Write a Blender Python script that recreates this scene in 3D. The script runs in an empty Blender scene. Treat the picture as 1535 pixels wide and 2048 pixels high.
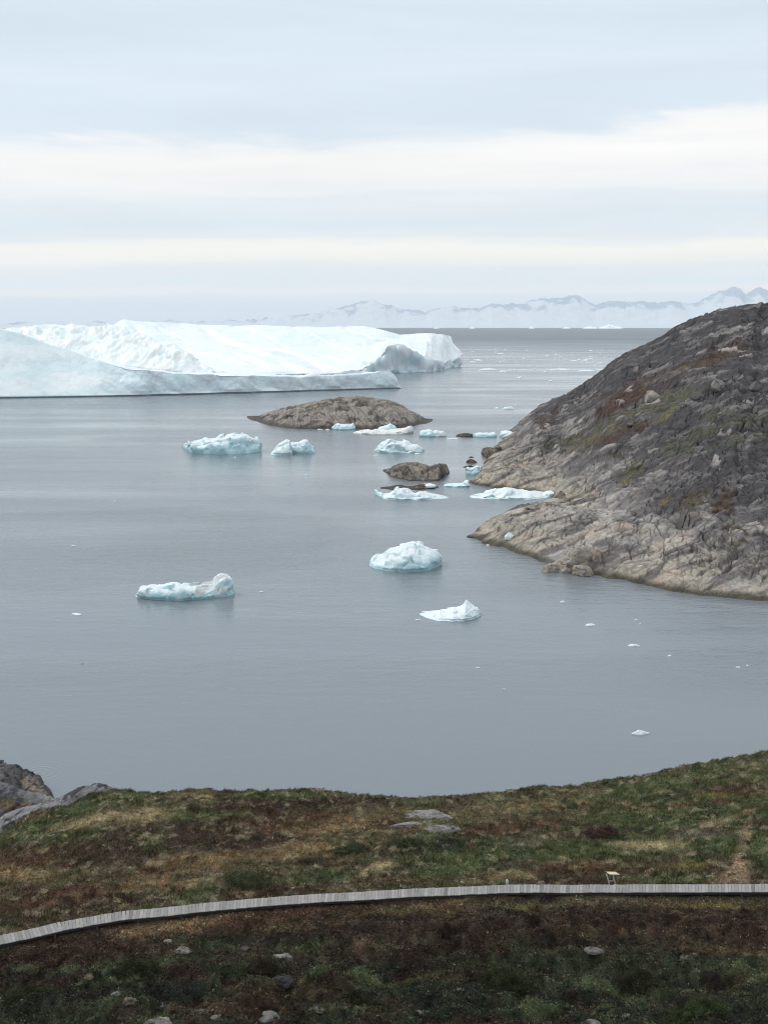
import bpy, math, random
import numpy as np

random.seed(7)
RNG = np.random.default_rng(11)
scene = bpy.context.scene
COL = scene.collection

# ------------------------------------------------------------------ camera geometry
F, CU, CV = 2500.0, 767.5, 1024.0
CAMH, RE = 45.0, 6371000.0
PITCH = math.atan((CV - 646.0) / F)
CP, SP = math.cos(PITCH), math.sin(PITCH)


def ray(u, v):
    u = np.asarray(u, float); v = np.asarray(v, float)
    cx = (u - CU) / F; cy = (CV - v) / F
    return cx, CP + cy * SP, -SP + cy * CP


def azim(u, v):
    dx, dy, dz = ray(u, v)
    return dx / dy


def at_y(u, v, Y):
    dx, dy, dz = ray(u, v)
    t = Y / dy
    return dx * t, Y + 0 * t, CAMH + dz * t


def sea(u, v):
    dx, dy, dz = ray(u, v)
    t = CAMH / np.maximum(-dz, 1e-5)
    for _ in range(4):
        z = -((dx * t) ** 2 + (dy * t) ** 2) / (2 * RE)
        t = (CAMH - z) / np.maximum(-dz, 1e-5)
    return dx * t, dy * t, CAMH + dz * t


def zray(A, v, Y):
    """height of the sight line of picture row v above azimuth A at depth Y"""
    cy = (CV - np.asarray(v, float)) / F
    return CAMH + Y * (-SP + cy * CP) / (CP + cy * SP)


def proj(x, y, z):
    f = y * CP - (z - CAMH) * SP
    f = np.maximum(f, 0.5)
    up = y * SP + (z - CAMH) * CP
    return CU + F * x / f, CV - F * up / f


def ctrl(pts):
    """picture control points (u, v) -> azimuths and rows, for interpolation over azimuth"""
    p = np.array(pts, float)
    a = azim(p[:, 0], p[:, 1])
    keep = [0]
    for i in range(1, len(a)):
        if a[i] > a[keep[-1]] + 1e-7: keep.append(i)
    return a[keep], p[keep, 1]


def smooth(e0, e1, x):
    t = np.clip((x - e0) / (e1 - e0), 0, 1)
    return t * t * (3 - 2 * t)


def lerp(a, b, t):
    return a + (b - a) * t


# ------------------------------------------------------------------ noise
def _hash(ix, iy, iz, seed):
    m = np.uint32
    h = ix.astype(np.int64).astype(m) * m(374761393) + iy.astype(np.int64).astype(m) * m(668265263) \
        + iz.astype(np.int64).astype(m) * m(2246822519) + m((seed * 3266489917 + 12345) & 0xFFFFFFFF)
    h = (h ^ (h >> m(13))) * m(1274126177)
    h = h ^ (h >> m(16))
    h = h * m(2654435761)
    return h ^ (h >> m(15))


_ang = np.arange(64) * (2 * math.pi / 64)
_G2 = np.stack([np.cos(_ang), np.sin(_ang)], 1)
_g3 = np.random.default_rng(3).normal(size=(64, 3))
_G3 = _g3 / np.linalg.norm(_g3, axis=1)[:, None]


def perlin2(x, y, seed=0):
    x, y = np.broadcast_arrays(np.asarray(x, float), np.asarray(y, float))
    ix = np.floor(x); iy = np.floor(y)
    fx = x - ix; fy = y - iy
    ix = ix.astype(np.int64); iy = iy.astype(np.int64)
    iz = np.zeros_like(ix)
    sx = fx * fx * fx * (fx * (fx * 6 - 15) + 10); sy = fy * fy * fy * (fy * (fy * 6 - 15) + 10)

    def g(ox, oy):
        G = _G2[_hash(ix + ox, iy + oy, iz, seed) & np.uint32(63)]
        return G[..., 0] * (fx - ox) + G[..., 1] * (fy - oy)
    return 1.5 * lerp(lerp(g(0, 0), g(1, 0), sx), lerp(g(0, 1), g(1, 1), sx), sy)


def perlin3(x, y, z, seed=0):
    x, y, z = np.broadcast_arrays(np.asarray(x, float), np.asarray(y, float), np.asarray(z, float))
    ix = np.floor(x); iy = np.floor(y); iz = np.floor(z)
    fx = x - ix; fy = y - iy; fz = z - iz
    ix = ix.astype(np.int64); iy = iy.astype(np.int64); iz = iz.astype(np.int64)
    q = lambda f: f * f * f * (f * (f * 6 - 15) + 10)
    sx, sy, sz = q(fx), q(fy), q(fz)

    def g(ox, oy, oz):
        G = _G3[_hash(ix + ox, iy + oy, iz + oz, seed) & np.uint32(63)]
        return G[..., 0] * (fx - ox) + G[..., 1] * (fy - oy) + G[..., 2] * (fz - oz)
    a = lerp(lerp(g(0, 0, 0), g(1, 0, 0), sx), lerp(g(0, 1, 0), g(1, 1, 0), sx), sy)
    b = lerp(lerp(g(0, 0, 1), g(1, 0, 1), sx), lerp(g(0, 1, 1), g(1, 1, 1), sx), sy)
    return 1.5 * lerp(a, b, sz)


def fbm2(x, y, oct=4, seed=0, gain=0.5):
    s = 0; a = 1.0; f = 1.0
    for k in range(oct):
        s = s + a * perlin2(x * f, y * f, seed + k * 17); a *= gain; f *= 2.03
    return s


def fbm3(x, y, z, oct=4, seed=0, gain=0.5):
    s = 0; a = 1.0; f = 1.0
    for k in range(oct):
        s = s + a * perlin3(x * f, y * f, z * f, seed + k * 17); a *= gain; f *= 2.03
    return s


def ridge2(x, y, oct=3, seed=0):
    s = 0; a = 1.0; f = 1.0
    for k in range(oct):
        s = s + a * (1 - 2 * np.abs(perlin2(x * f, y * f, seed + k * 31))); a *= 0.5; f *= 2.1
    return s


def worley2(x, y, seed=0):
    """F1, F2 and the id (0..1) of the nearest cell"""
    x, y = np.broadcast_arrays(np.asarray(x, float), np.asarray(y, float))
    ix = np.floor(x).astype(np.int64); iy = np.floor(y).astype(np.int64); iz = np.zeros_like(ix)
    f1 = np.full(x.shape, 9.0); f2 = np.full(x.shape, 9.0); cid = np.zeros(x.shape)
    for ox in (-1, 0, 1):
        for oy in (-1, 0, 1):
            h = _hash(ix + ox, iy + oy, iz, seed)
            px = ix + ox + (h & np.uint32(1023)) / 1023.0
            py = iy + oy + ((h >> np.uint32(10)) & np.uint32(1023)) / 1023.0
            d = np.hypot(px - x, py - y)
            c = ((h >> np.uint32(20)) & np.uint32(1023)) / 1023.0
            near = d < f1
            f2 = np.where(near, f1, np.minimum(f2, d))
            cid = np.where(near, c, cid)
            f1 = np.where(near, d, f1)
    return f1, f2, cid


def facets3(x, y, z, seed=0, tilt=0.8):
    """blocky relief: every cell is a plane of its own tilt and height; also the edge distance"""
    x, y, z = np.broadcast_arrays(np.asarray(x, float), np.asarray(y, float), np.asarray(z, float))
    ix = np.floor(x).astype(np.int64); iy = np.floor(y).astype(np.int64); iz = np.floor(z).astype(np.int64)
    f1 = np.full(x.shape, 9.0); f2 = np.full(x.shape, 9.0); hh = np.zeros(x.shape)
    for ox in (-1, 0, 1):
        for oy in (-1, 0, 1):
            for oz in (-1, 0, 1):
                h = _hash(ix + ox, iy + oy, iz + oz, seed)
                h2 = _hash(ix + ox, iy + oy, iz + oz, seed + 77)
                dx = x - (ix + ox + (h & np.uint32(1023)) / 1023.0)
                dy = y - (iy + oy + ((h >> np.uint32(10)) & np.uint32(1023)) / 1023.0)
                dz = z - (iz + oz + ((h >> np.uint32(20)) & np.uint32(1023)) / 1023.0)
                d = np.sqrt(dx * dx + dy * dy + dz * dz)
                G = _G3[h2 & np.uint32(63)]
                v = tilt * (G[..., 0] * dx + G[..., 1] * dy + G[..., 2] * dz) + 0.5 * (((h2 >> np.uint32(8)) & np.uint32(255)) / 255.0 - 0.5)
                near = d < f1
                f2 = np.where(near, f1, np.minimum(f2, d)); hh = np.where(near, v, hh); f1 = np.where(near, d, f1)
    return hh, f2 - f1


def S(r, g, b):
    c = np.array([r, g, b], float) / 255
    return np.where(c <= 0.04045, c / 12.92, ((c + 0.055) / 1.055) ** 2.4)


# ------------------------------------------------------------------ object helpers
def mesh_from(name, verts, quads=None, tris=None, mat=None, col=None, parent=None, shade=True):
    me = bpy.data.meshes.new(name)
    verts = np.asarray(verts, np.float32).reshape(-1, 3)
    nq = 0 if quads is None else len(quads); nt = 0 if tris is None else len(tris)
    me.vertices.add(len(verts)); me.vertices.foreach_set('co', verts.ravel())
    idx = []
    if nq: idx.append(np.asarray(quads, np.int32).ravel())
    if nt: idx.append(np.asarray(tris, np.int32).ravel())
    idx = np.concatenate(idx)
    me.loops.add(len(idx)); me.loops.foreach_set('vertex_index', idx)
    tot = np.concatenate([np.full(nq, 4, np.int32), np.full(nt, 3, np.int32)])
    start = np.concatenate([[0], np.cumsum(tot)[:-1]]).astype(np.int32)
    me.polygons.add(nq + nt)
    me.polygons.foreach_set('loop_start', start); me.polygons.foreach_set('loop_total', tot)
    me.polygons.foreach_set('use_smooth', np.full(nq + nt, bool(shade)))
    me.update(calc_edges=True)
    if col is not None:
        c = np.asarray(col, np.float32).reshape(-1, 3)
        a = me.color_attributes.new('Col', 'FLOAT_COLOR', 'POINT')
        a.data.foreach_set('color', np.concatenate([np.clip(c, 0, 1), np.ones((len(c), 1), np.float32)], 1).ravel())
    if mat: me.materials.append(mat)
    o = bpy.data.objects.new(name, me); COL.objects.link(o)
    if parent is not None: o.parent = parent
    return o


def grid_quads(n, m, wrap=False):
    i = np.arange(n if wrap else n - 1)[:, None]; j = np.arange(m - 1)[None, :]
    a = i * m + j; b = ((i + 1) % n) * m + j
    return np.stack([a, b, b + 1, a + 1], -1).reshape(-1, 4)


def grid_obj(name, P, mat, col=None, parent=None, shade=True, wrap=False):
    n, m = P.shape[:2]
    return mesh_from(name, P.reshape(-1, 3), quads=grid_quads(n, m, wrap), mat=mat,
                     col=None if col is None else col.reshape(-1, 3), parent=parent, shade=shade)


def tag(o, label=None, cat=None, group=None, kind=None):
    if label: o['label'] = label
    if cat: o['category'] = cat
    if group: o['group'] = group
    if kind: o['kind'] = kind
    return o


def empty(name, loc):
    o = bpy.data.objects.new(name, None); COL.objects.link(o)
    o.location = loc; o.empty_display_size = 0.5
    return o


def grid_normals(P):
    du = np.gradient(P, axis=0); dv = np.gradient(P, axis=1)
    n = np.cross(du, dv)
    return n / (np.linalg.norm(n, axis=-1, keepdims=True) + 1e-9)


# ------------------------------------------------------------------ materials
class N:
    def __init__(self, name):
        self.m = bpy.data.materials.new(name); self.m.use_nodes = True
        self.t = self.m.node_tree; self.b = self.t.nodes['Principled BSDF']

    def new(self, kind, **kw):
        n = self.t.nodes.new(kind)
        for k, v in kw.items():
            if k.startswith('i_'):
                n.inputs[k[2:].replace('_', ' ')].default_value = v
            else:
                setattr(n, k, v)
        return n

    def link(self, a, b): self.t.links.new(a, b)

    def math(self, op, a, b=None, c=None):
        n = self.t.nodes.new('ShaderNodeMath'); n.operation = op
        for i, x in enumerate((a, b, c)):
            if x is None: continue
            if isinstance(x, (int, float)): n.inputs[i].default_value = x
            else: self.link(x, n.inputs[i])
        return n.outputs[0]

    def noise(self, vec, scale, detail=4, rough=0.55, dist=0.0):
        n = self.new('ShaderNodeTexNoise'); n.inputs['Scale'].default_value = scale
        n.inputs['Detail'].default_value = detail; n.inputs['Roughness'].default_value = rough
        n.inputs['Distortion'].default_value = dist
        self.link(vec, n.inputs['Vector'])
        return n.outputs['Fac']

    def pos(self, scale=None):
        g = self.new('ShaderNodeNewGeometry')
        if scale is None: return g.outputs['Position']
        v = self.new('ShaderNodeVectorMath', operation='MULTIPLY')
        self.link(g.outputs['Position'], v.inputs[0]); v.inputs[1].default_value = scale
        return v.outputs[0]

    def mulcol(self, col, fac):
        v = self.new('ShaderNodeVectorMath', operation='SCALE')
        self.link(col, v.inputs[0])
        if isinstance(fac, (int, float)): v.inputs['Scale'].default_value = fac
        else: self.link(fac, v.inputs['Scale'])
        return v.outputs[0]

    def ramp(self, fac, lo, hi):
        n = self.new('ShaderNodeMapRange')
        n.inputs['From Min'].default_value = 0.25; n.inputs['From Max'].default_value = 0.75
        n.inputs['To Min'].default_value = lo; n.inputs['To Max'].default_value = hi
        self.link(fac, n.inputs['Value'])
        return n.outputs[0]

    def bump(self, height, dist=1.0, strength=1.0):
        n = self.new('ShaderNodeBump'); n.inputs['Distance'].default_value = dist
        n.inputs['Strength'].default_value = strength
        self.link(height, n.inputs['Height']); self.link(n.outputs[0], self.b.inputs['Normal'])


def attr_mat(name, rough, scales, vary, bump_scale=None, bump=0.0, stretch=(1, 1, 1), spec=0.3):
    k = N(name)
    a = k.new('ShaderNodeAttribute', attribute_name='Col')
    p = k.pos(stretch)
    f = None
    for s, (lo, hi) in zip(scales, vary):
        r = k.ramp(k.noise(p, s, 5, 0.6), lo, hi)
        f = r if f is None else k.math('MULTIPLY', f, r)
    k.link(k.mulcol(a.outputs['Color'], f), k.b.inputs['Base Color'])
    k.b.inputs['Roughness'].default_value = rough
    k.b.inputs['Specular IOR Level'].default_value = spec
    if bump_scale:
        h = k.noise(p, bump_scale[0], 6, 0.62)
        for s in bump_scale[1:]:
            h = k.math('ADD', h, k.math('MULTIPLY', k.noise(p, s, 4, 0.6), bump_scale[0] / s))
        k.bump(h, bump)
    return k


ROCK = attr_mat('gneiss_rock', 0.88, (0.35, 2.2), ((0.8, 1.22), (0.72, 1.3)), (0.9, 4.0), 0.55).m
BOULDER = attr_mat('lichen_boulder', 0.9, (3.0, 14.0), ((0.7, 1.3), (0.75, 1.25)), (5.0, 20.0), 0.06).m
GROUND = attr_mat('heath_soil', 0.95, (2.0, 11.0), ((0.8, 1.2), (0.6, 1.4)), (9.0, 30.0), 0.10, spec=0.1).m
LEAF = attr_mat('heath_leaf', 0.8, (6.0,), ((0.85, 1.15),), spec=0.15).m
WOOD = attr_mat('weathered_wood', 0.8, (4.0, 25.0), ((0.85, 1.15), (0.9, 1.1)), (30.0,), 0.01).m
PEAK = attr_mat('hazed_snowy_peak', 0.9, (0.002,), ((0.9, 1.1),)).m


def ice_mat():
    k = attr_mat('glacier_ice', 0.45, (0.12, 0.9), ((0.94, 1.05), (0.95, 1.04)), (0.14, 0.8), 0.55, spec=0.4)
    return k.m


ICE = ice_mat()
ICE_SMALL = attr_mat('drift_ice', 0.4, (0.5, 3.0), ((0.94, 1.05), (0.95, 1.04)), (1.2, 4.5), 0.28, spec=0.4).m


def water_mat():
    k = N('fjord_water')
    geo = k.new('ShaderNodeNewGeometry')
    P = geo.outputs['Position']
    ln = k.new('ShaderNodeVectorMath', operation='LENGTH'); k.link(P, ln.inputs[0])
    dist = ln.outputs['Value']
    # ripples
    h1 = k.noise(k.pos((1.0, 0.8, 1)), 1.7, 3, 0.55)
    h2 = k.noise(k.pos((0.35, 0.75, 1)), 0.55, 4, 0.55)
    h3 = k.noise(k.pos((0.10, 0.22, 1)), 0.5, 3, 0.5)
    # patches of wind
    patch = k.noise(k.pos((0.006, 0.014, 1)), 1.0, 4, 0.55, 0.8)
    streak = k.noise(k.pos((0.0022, 0.03, 1)), 1.0, 3, 0.5, 0.4)
    pm = k.new('ShaderNodeMapRange'); pm.inputs['From Min'].default_value = 0.36; pm.inputs['From Max'].default_value = 0.64
    k.link(patch, pm.inputs['Value'])
    sm = k.new('ShaderNodeMapRange'); sm.inputs['From Min'].default_value = 0.35; sm.inputs['From Max'].default_value = 0.65
    k.link(streak, sm.inputs['Value'])
    far = k.new('ShaderNodeMapRange'); far.inputs['From Min'].default_value = 2200; far.inputs['From Max'].default_value = 3600
    far.inputs['To Min'].default_value = 0.0; far.inputs['To Max'].default_value = 5.0
    k.link(dist, far.inputs['Value'])
    calm = k.new('ShaderNodeMapRange'); calm.inputs['From Min'].default_value = 130; calm.inputs['From Max'].default_value = 210
    calm.inputs['To Min'].default_value = 0.25; calm.inputs['To Max'].default_value = 1.0
    k.link(dist, calm.inputs['Value'])
    wx_, wy_, _ = sea(250, 1080)
    wc = k.new('ShaderNodeVectorMath', operation='SUBTRACT'); k.link(P, wc.inputs[0]); wc.inputs[1].default_value = (float(wx_), float(wy_), 0)
    ws = k.new('ShaderNodeVectorMath', operation='MULTIPLY'); k.link(wc.outputs[0], ws.inputs[0]); ws.inputs[1].default_value = (1 / 47.0, 1 / 48.0, 0)
    wl = k.new('ShaderNodeVectorMath', operation='LENGTH'); k.link(ws.outputs[0], wl.inputs[0])
    wq = k.math('ADD', wl.outputs['Value'], k.math('MULTIPLY', k.math('SUBTRACT', k.noise(k.pos((0.03, 0.05, 1)), 1.0, 4, 0.55), 0.5), 1.1))
    wm = k.new('ShaderNodeMapRange'); wm.interpolation_type = 'SMOOTHSTEP'; wm.inputs['From Min'].default_value = 1.08; wm.inputs['From Max'].default_value = 0.86
    k.link(wq, wm.inputs['Value'])
    amp = k.math('ADD', k.math('MULTIPLY', pm.outputs[0], 0.75), k.math('MULTIPLY', sm.outputs[0], 0.55))
    amp = k.math('ADD', k.math('MULTIPLY', k.math('ADD', amp, 0.25), calm.outputs[0]), far.outputs[0])
    hh = k.math('ADD', k.math('MULTIPLY', h1, 0.10), k.math('ADD', k.math('MULTIPLY', h2, 0.17), k.math('MULTIPLY', h3, 0.10)))
    amp = k.math('ADD', amp, k.math('MULTIPLY', wm.outputs[0], 0.6))
    hh = k.math('MULTIPLY', hh, amp)
    # rings spreading off the rocks on the near shore
    rx, ry, _ = sea(78, 1545)
    sub = k.new('ShaderNodeVectorMath', operation='DISTANCE'); k.link(P, sub.inputs[0]); sub.inputs[1].default_value = (float(rx), float(ry), 0)
    rd = sub.outputs['Value']
    fade = k.new('ShaderNodeMapRange'); fade.inputs['From Min'].default_value = 0.5; fade.inputs['From Max'].default_value = 4.2
    fade.inputs['To Min'].default_value = 0.02; fade.inputs['To Max'].default_value = 0.0
    k.link(rd, fade.inputs['Value'])
    ring = k.math('MULTIPLY', k.math('SINE', k.math('MULTIPLY', rd, 9.0)), fade.outputs[0])
    hh = k.math('ADD', hh, ring)
    k.bump(hh, 1.0)
    b = k.b
    b.inputs['Base Color'].default_value = (0.168, 0.192, 0.212, 1)
    rg = k.new('ShaderNodeMapRange'); rg.inputs['From Min'].default_value = 1500; rg.inputs['From Max'].default_value = 3600
    rg.inputs['To Min'].default_value = 0.0; rg.inputs['To Max'].default_value = 0.36; k.link(dist, rg.inputs['Value'])
    rs = k.math('ADD', k.math('ADD', k.math('MULTIPLY', wm.outputs[0], 0.06), k.math('MULTIPLY', pm.outputs[0], 0.13)), k.math('MULTIPLY', sm.outputs[0], 0.10))
    k.link(k.math('ADD', k.math('ADD', rg.outputs[0], 0.07), rs), b.inputs['Roughness'])
    b.inputs['IOR'].default_value = 1.333
    return k.m


WATER = water_mat()

# ------------------------------------------------------------------ water
def build_water():
    r = np.concatenate([[0.0], np.geomspace(20, 30000, 150)])
    th = np.concatenate([np.linspace(-0.6, 0.6, 140), np.linspace(0.6, 2 * math.pi - 0.6, 60)[1:-1]])
    R, T = np.meshgrid(r, th, indexing='ij')
    P = np.stack([R * np.sin(T), R * np.cos(T), -R * R / (2 * RE)], -1)
    o = grid_obj('water', P.transpose(1, 0, 2), WATER, wrap=True)
    tag(o, kind='structure')


build_water()

# ------------------------------------------------------------------ far mountains
def build_mountains():
    pts = [(-900, 650), (-400, 650), (0, 650), (300, 648), (480, 644), (580, 634), (640, 624), (690, 612), (718, 605), (745, 598), (765, 607), (800, 617), (850, 622), (880, 617), (905, 612), (930, 618),
           (960, 617), (985, 607), (1010, 610), (1040, 607), (1060, 601), (1085, 596), (1110, 598), (1135, 591), (1160, 592), (1178, 605), (1190, 611),
           (1205, 604), (1230, 601), (1260, 605), (1290, 602), (1320, 606), (1340, 601), (1370, 607), (1390, 606), (1405, 599), (1420, 590), (1440, 581),
           (1465, 573), (1480, 577), (1490, 589), (1505, 579), (1520, 575), (1535, 581), (1600, 572), (1700, 590), (1900, 600), (2600, 606)]
    A, V = ctrl(pts)
    a = np.linspace(A[0], A[-1], 1500)
    v = np.interp(a, A, V)
    um = CU + F * a
    v = v + 3.2 * perlin2(um / 21, 0 * um, 3) + 2.0 * perlin2(um / 8, 0 * um, 4) + 1.0 * perlin2(um / 3.5, 0 * um, 5)
    yc = 60000.0
    zc = zray(a, v, yc)
    y = np.concatenate([np.linspace(51000, yc, 70), np.linspace(yc, 66000, 16)[1:]])
    AA, YY = np.meshgrid(a, y, indexing='ij')
    X = AA * YY
    t = np.where(YY < yc, (YY - 51000) / (yc - 51000), 1 - (YY - yc) / 6000)
    rid = ridge2(X / 2600, YY / 5200, 4, 5)
    base = -320.0
    Z = base + (zc[:, None] - base) * np.clip(t, 0, 1) ** 1.25
    Z += (rid - 0.5) * 330 * np.clip(t, 0, 1) * (1 - np.clip(t, 0, 1) ** 6)
    v2 = fbm2(X / 900, YY / 2600, 4, 9)
    rock = smooth(0.0, 0.5, 0.8 * v2 + 0.6 * (rid - 0.6) + 3.4 * (np.clip(t, 0, 1) - 0.86) + 0.35 * fbm2(X / 5000, YY / 9000, 2, 21) + 0.5 * fbm2(X / 350, YY / 1500, 3, 22))  # rock kept near the crest; all-snow foot stands in for fog
    snow = np.array([0.54, 0.60, 0.65]); stone = np.array([0.17, 0.25, 0.36])  # haze put into the colours: snow greyed to fog tone, rock tinted blue
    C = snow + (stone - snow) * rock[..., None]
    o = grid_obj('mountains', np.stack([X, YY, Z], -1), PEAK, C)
    tag(o, kind='structure')


build_mountains()

# ------------------------------------------------------------------ ice
WHITE = np.array([0.80, 0.855, 0.865]); AQUA = np.array([0.44, 0.71, 0.76]); DIRT = np.array([0.48, 0.49, 0.48]); SHADED_ICE = np.array([0.60, 0.66, 0.70])


def rows_loft(a, ctrl_rows, subs):
    """a: azimuths (n). ctrl_rows: list of (y(n), z(n)). Straight strips between the rows, each cut subs[k] times."""
    ys, zs = [], []
    for k in range(len(ctrl_rows) - 1):
        (y0, z0), (y1, z1) = ctrl_rows[k], ctrl_rows[k + 1]
        t = np.linspace(0, 1, subs[k] + 1)[None, :]
        if k: t = t[:, 1:]
        ys.append(lerp(np.asarray(y0)[:, None], np.asarray(y1)[:, None], t))
        zs.append(lerp(np.asarray(z0)[:, None], np.asarray(z1)[:, None], t))
    Y = np.concatenate(ys, 1); Z = np.concatenate(zs, 1)
    return np.stack([a[:, None] * Y, Y, Z], -1)


def build_front_berg():
    base = [(-700, 812), (-300, 806), (0, 797), (200, 794), (400, 789), (600, 783), (700, 780), (802, 777)]
    top = [(-700, 770), (-500, 720), (-400, 690), (-250, 655), (-100, 652), (0, 659), (40, 666), (70, 677), (100, 690), (130, 697), (165, 710), (215, 726), (270, 738), (350, 747),
           (430, 750), (520, 752), (600, 755), (640, 753), (700, 751), (730, 749), (752, 745), (766, 739), (780, 737), (789, 748), (796, 762), (801, 776)]
    Ab, Vb = ctrl(base); At, Vt = ctrl(top)
    a = np.concatenate([np.linspace(At[0], azim(-60, 700), 70)[:-1], np.linspace(azim(-60, 700), At[-1], 520)])
    u_ = CU + F * a * 0.995
    vb = np.interp(a, Ab, Vb); vt = np.interp(a, At, Vt)
    vt = vt + perlin2(u_ / 34, 0 * u_, 6) * 1.3
    _, yb, _ = sea(u_, vb)
    lean = np.interp(u_, [-700, 0, 150, 215, 300, 420, 800], [46, 42, 35, 20, 6, 3.5, 3])
    sc = perlin2(u_ / 60, 0 * u_ + 3, 8) * 6 + perlin2(u_ / 22, 0 * u_, 12) * 1.5   # scallops of the face
    yb = yb + sc * smooth(200, 280, u_)
    yt = yb + lean
    zt = np.maximum(zray(a, vt, yt), -1.5)
    k = np.clip((zt) / 3, 0, 1)
    back = np.interp(u_, [-700, 0, 200, 430, 700, 760, 800], [120, 90, 70, 62, 45, 30, 10])
    rows = [(yb + 5, 0 * a - 3), (yb + 1.2, 0 * a + 0.1 * k), (yb + 0.9, 0.45 * k), (yb, 0.8 * k), (yt, zt), (yt + 2.5, zt - 0.15), (yt + back, np.maximum(zt * 0.93 - 0.5, -1.5) * k - 1.5 * (1 - k)), (yt + back + 14, 0 * a - 3)]
    P = rows_loft(a, rows, [2, 2, 2, 46, 2, 16, 8])
    # cut back: face relief
    nrm = grid_normals(P)
    X, Y, Z = P[..., 0], P[..., 1], P[..., 2]
    on = smooth(0.5, 3.0, Z)[..., None]
    s = X * 0.95 + Y * 0.1
    d = 2.4 * perlin3(s / 26, Y / 26, Z / 15, 31) + 1.1 * perlin3(s / 8 + Z / 9, Y / 10, Z / 14, 32) + 0.5 * fbm3(s / 3.2, Y / 3.2, Z / 5, 3, 33)
    gentle = (0.26 + 0.74 * smooth(185, 250, u_))[:, None]
    P = P - nrm * (d * gentle * 0.75)[..., None] * on
    P[..., 2] = np.where(Z > 0.4, np.maximum(P[..., 2], 0.35), P[..., 2])
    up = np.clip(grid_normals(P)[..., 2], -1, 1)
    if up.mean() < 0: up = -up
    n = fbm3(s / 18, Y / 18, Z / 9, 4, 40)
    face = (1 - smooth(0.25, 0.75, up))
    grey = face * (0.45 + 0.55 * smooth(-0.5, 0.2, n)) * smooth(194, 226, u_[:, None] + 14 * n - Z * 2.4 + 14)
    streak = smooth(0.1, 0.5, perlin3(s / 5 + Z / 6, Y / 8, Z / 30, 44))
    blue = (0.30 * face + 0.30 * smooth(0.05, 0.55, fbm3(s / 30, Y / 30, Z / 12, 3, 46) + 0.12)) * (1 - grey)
    C = WHITE[None, None] + (SHADED_ICE * 0.90 - WHITE) * (grey * 0.95)[..., None]  # shade of the steep wall put into the ice colour as grey
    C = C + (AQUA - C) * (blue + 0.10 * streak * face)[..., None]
    C = C + (DIRT - C) * (0.22 * smooth(0.25, 0.6, fbm3(s / 9, Y / 9, Z / 9, 3, 48)) * (1 - face))[..., None]
    root = empty('iceberg', (float(a[300] * yb[300]), float(yb[300]), 0))
    root.location = (0, 0, 0)
    tag(root, 'long low iceberg with a sheer grey wall and flat white top', 'iceberg', 'large icebergs beyond the bay')
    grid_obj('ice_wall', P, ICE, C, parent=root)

    # rubble ridge that rises from the terrace behind the wall
    sil = [(-60, 700), (-20, 662), (20, 656), (60, 652), (100, 651), (130, 653), (145, 647), (162, 650), (180, 653), (205, 652), (216, 648), (228, 651), (244, 652), (270, 662), (300, 673), (325, 686),
           (338, 685), (348, 684), (360, 695), (378, 707), (392, 719), (408, 728), (424, 737), (430, 750)]
    A, V = ctrl(sil)
    a = np.linspace(A[0], A[-1], 300)
    v = np.interp(a, A, V); u_ = CU + F * a * 0.995
    v = v + perlin2(u_ / 16, 0 * u_, 14) * 1.6
    y0 = np.interp(u_, [-60, 100, 250, 430], [985, 975, 965, 935]); dep = np.interp(u_, [-60, 200, 330, 430], [150, 130, 75, 30])
    zc = np.maximum(zray(a, v, y0 + dep * 0.62), 2)
    z0 = 4.0
    rows = [(y0, 0 * a - 2), (y0 + dep * 0.1, z0 + (zc - z0) * 0.22), (y0 + dep * 0.35, z0 + (zc - z0) * 0.66), (y0 + dep * 0.62, zc), (y0 + dep * 0.8, zc * 0.8), (y0 + dep, 0 * a - 2)]
    P = rows_loft(a, rows, [6, 18, 18, 10, 8])
    nrm = grid_normals(P)
    if nrm[..., 2].mean() < 0: nrm = -nrm
    X, Y, Z = P[..., 0], P[..., 1], P[..., 2]
    t = (Y - y0[:, None]) / dep[:, None]
    amp = np.clip(np.minimum(t, np.abs(0.62 - t) * 3 + 0.25), 0, 0.6) * 1.6
    d = 5.0 * perlin3(X / 22, Y / 26, Z / 14, 51) + 2.6 * (0.5 - np.abs(perlin3(X / 9 - Z / 14, Y / 12, Z / 9, 52))) * 1.5 + 1.5 * fbm3(X / 4, Y / 5, Z / 4, 3, 53)
    P = P + nrm * (d * amp * 0.8)[..., None]
    n = fbm3(X / 14, Y / 20, Z / 9, 4, 54)
    C = WHITE * 0.97 + (DIRT * 1.25 - WHITE) * (0.42 * smooth(-0.1, 0.55, n))[..., None]
    C = C + (AQUA - C) * (0.3 * smooth(0.15, 0.6, fbm3(X / 10, Y / 10, Z / 7, 3, 55)))[..., None]
    o = grid_obj('rubble_ridge', P, ICE, C, parent=root)
    o['label'] = 'cracked dirty white rubble ridge of the low iceberg'


build_front_berg()


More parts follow.
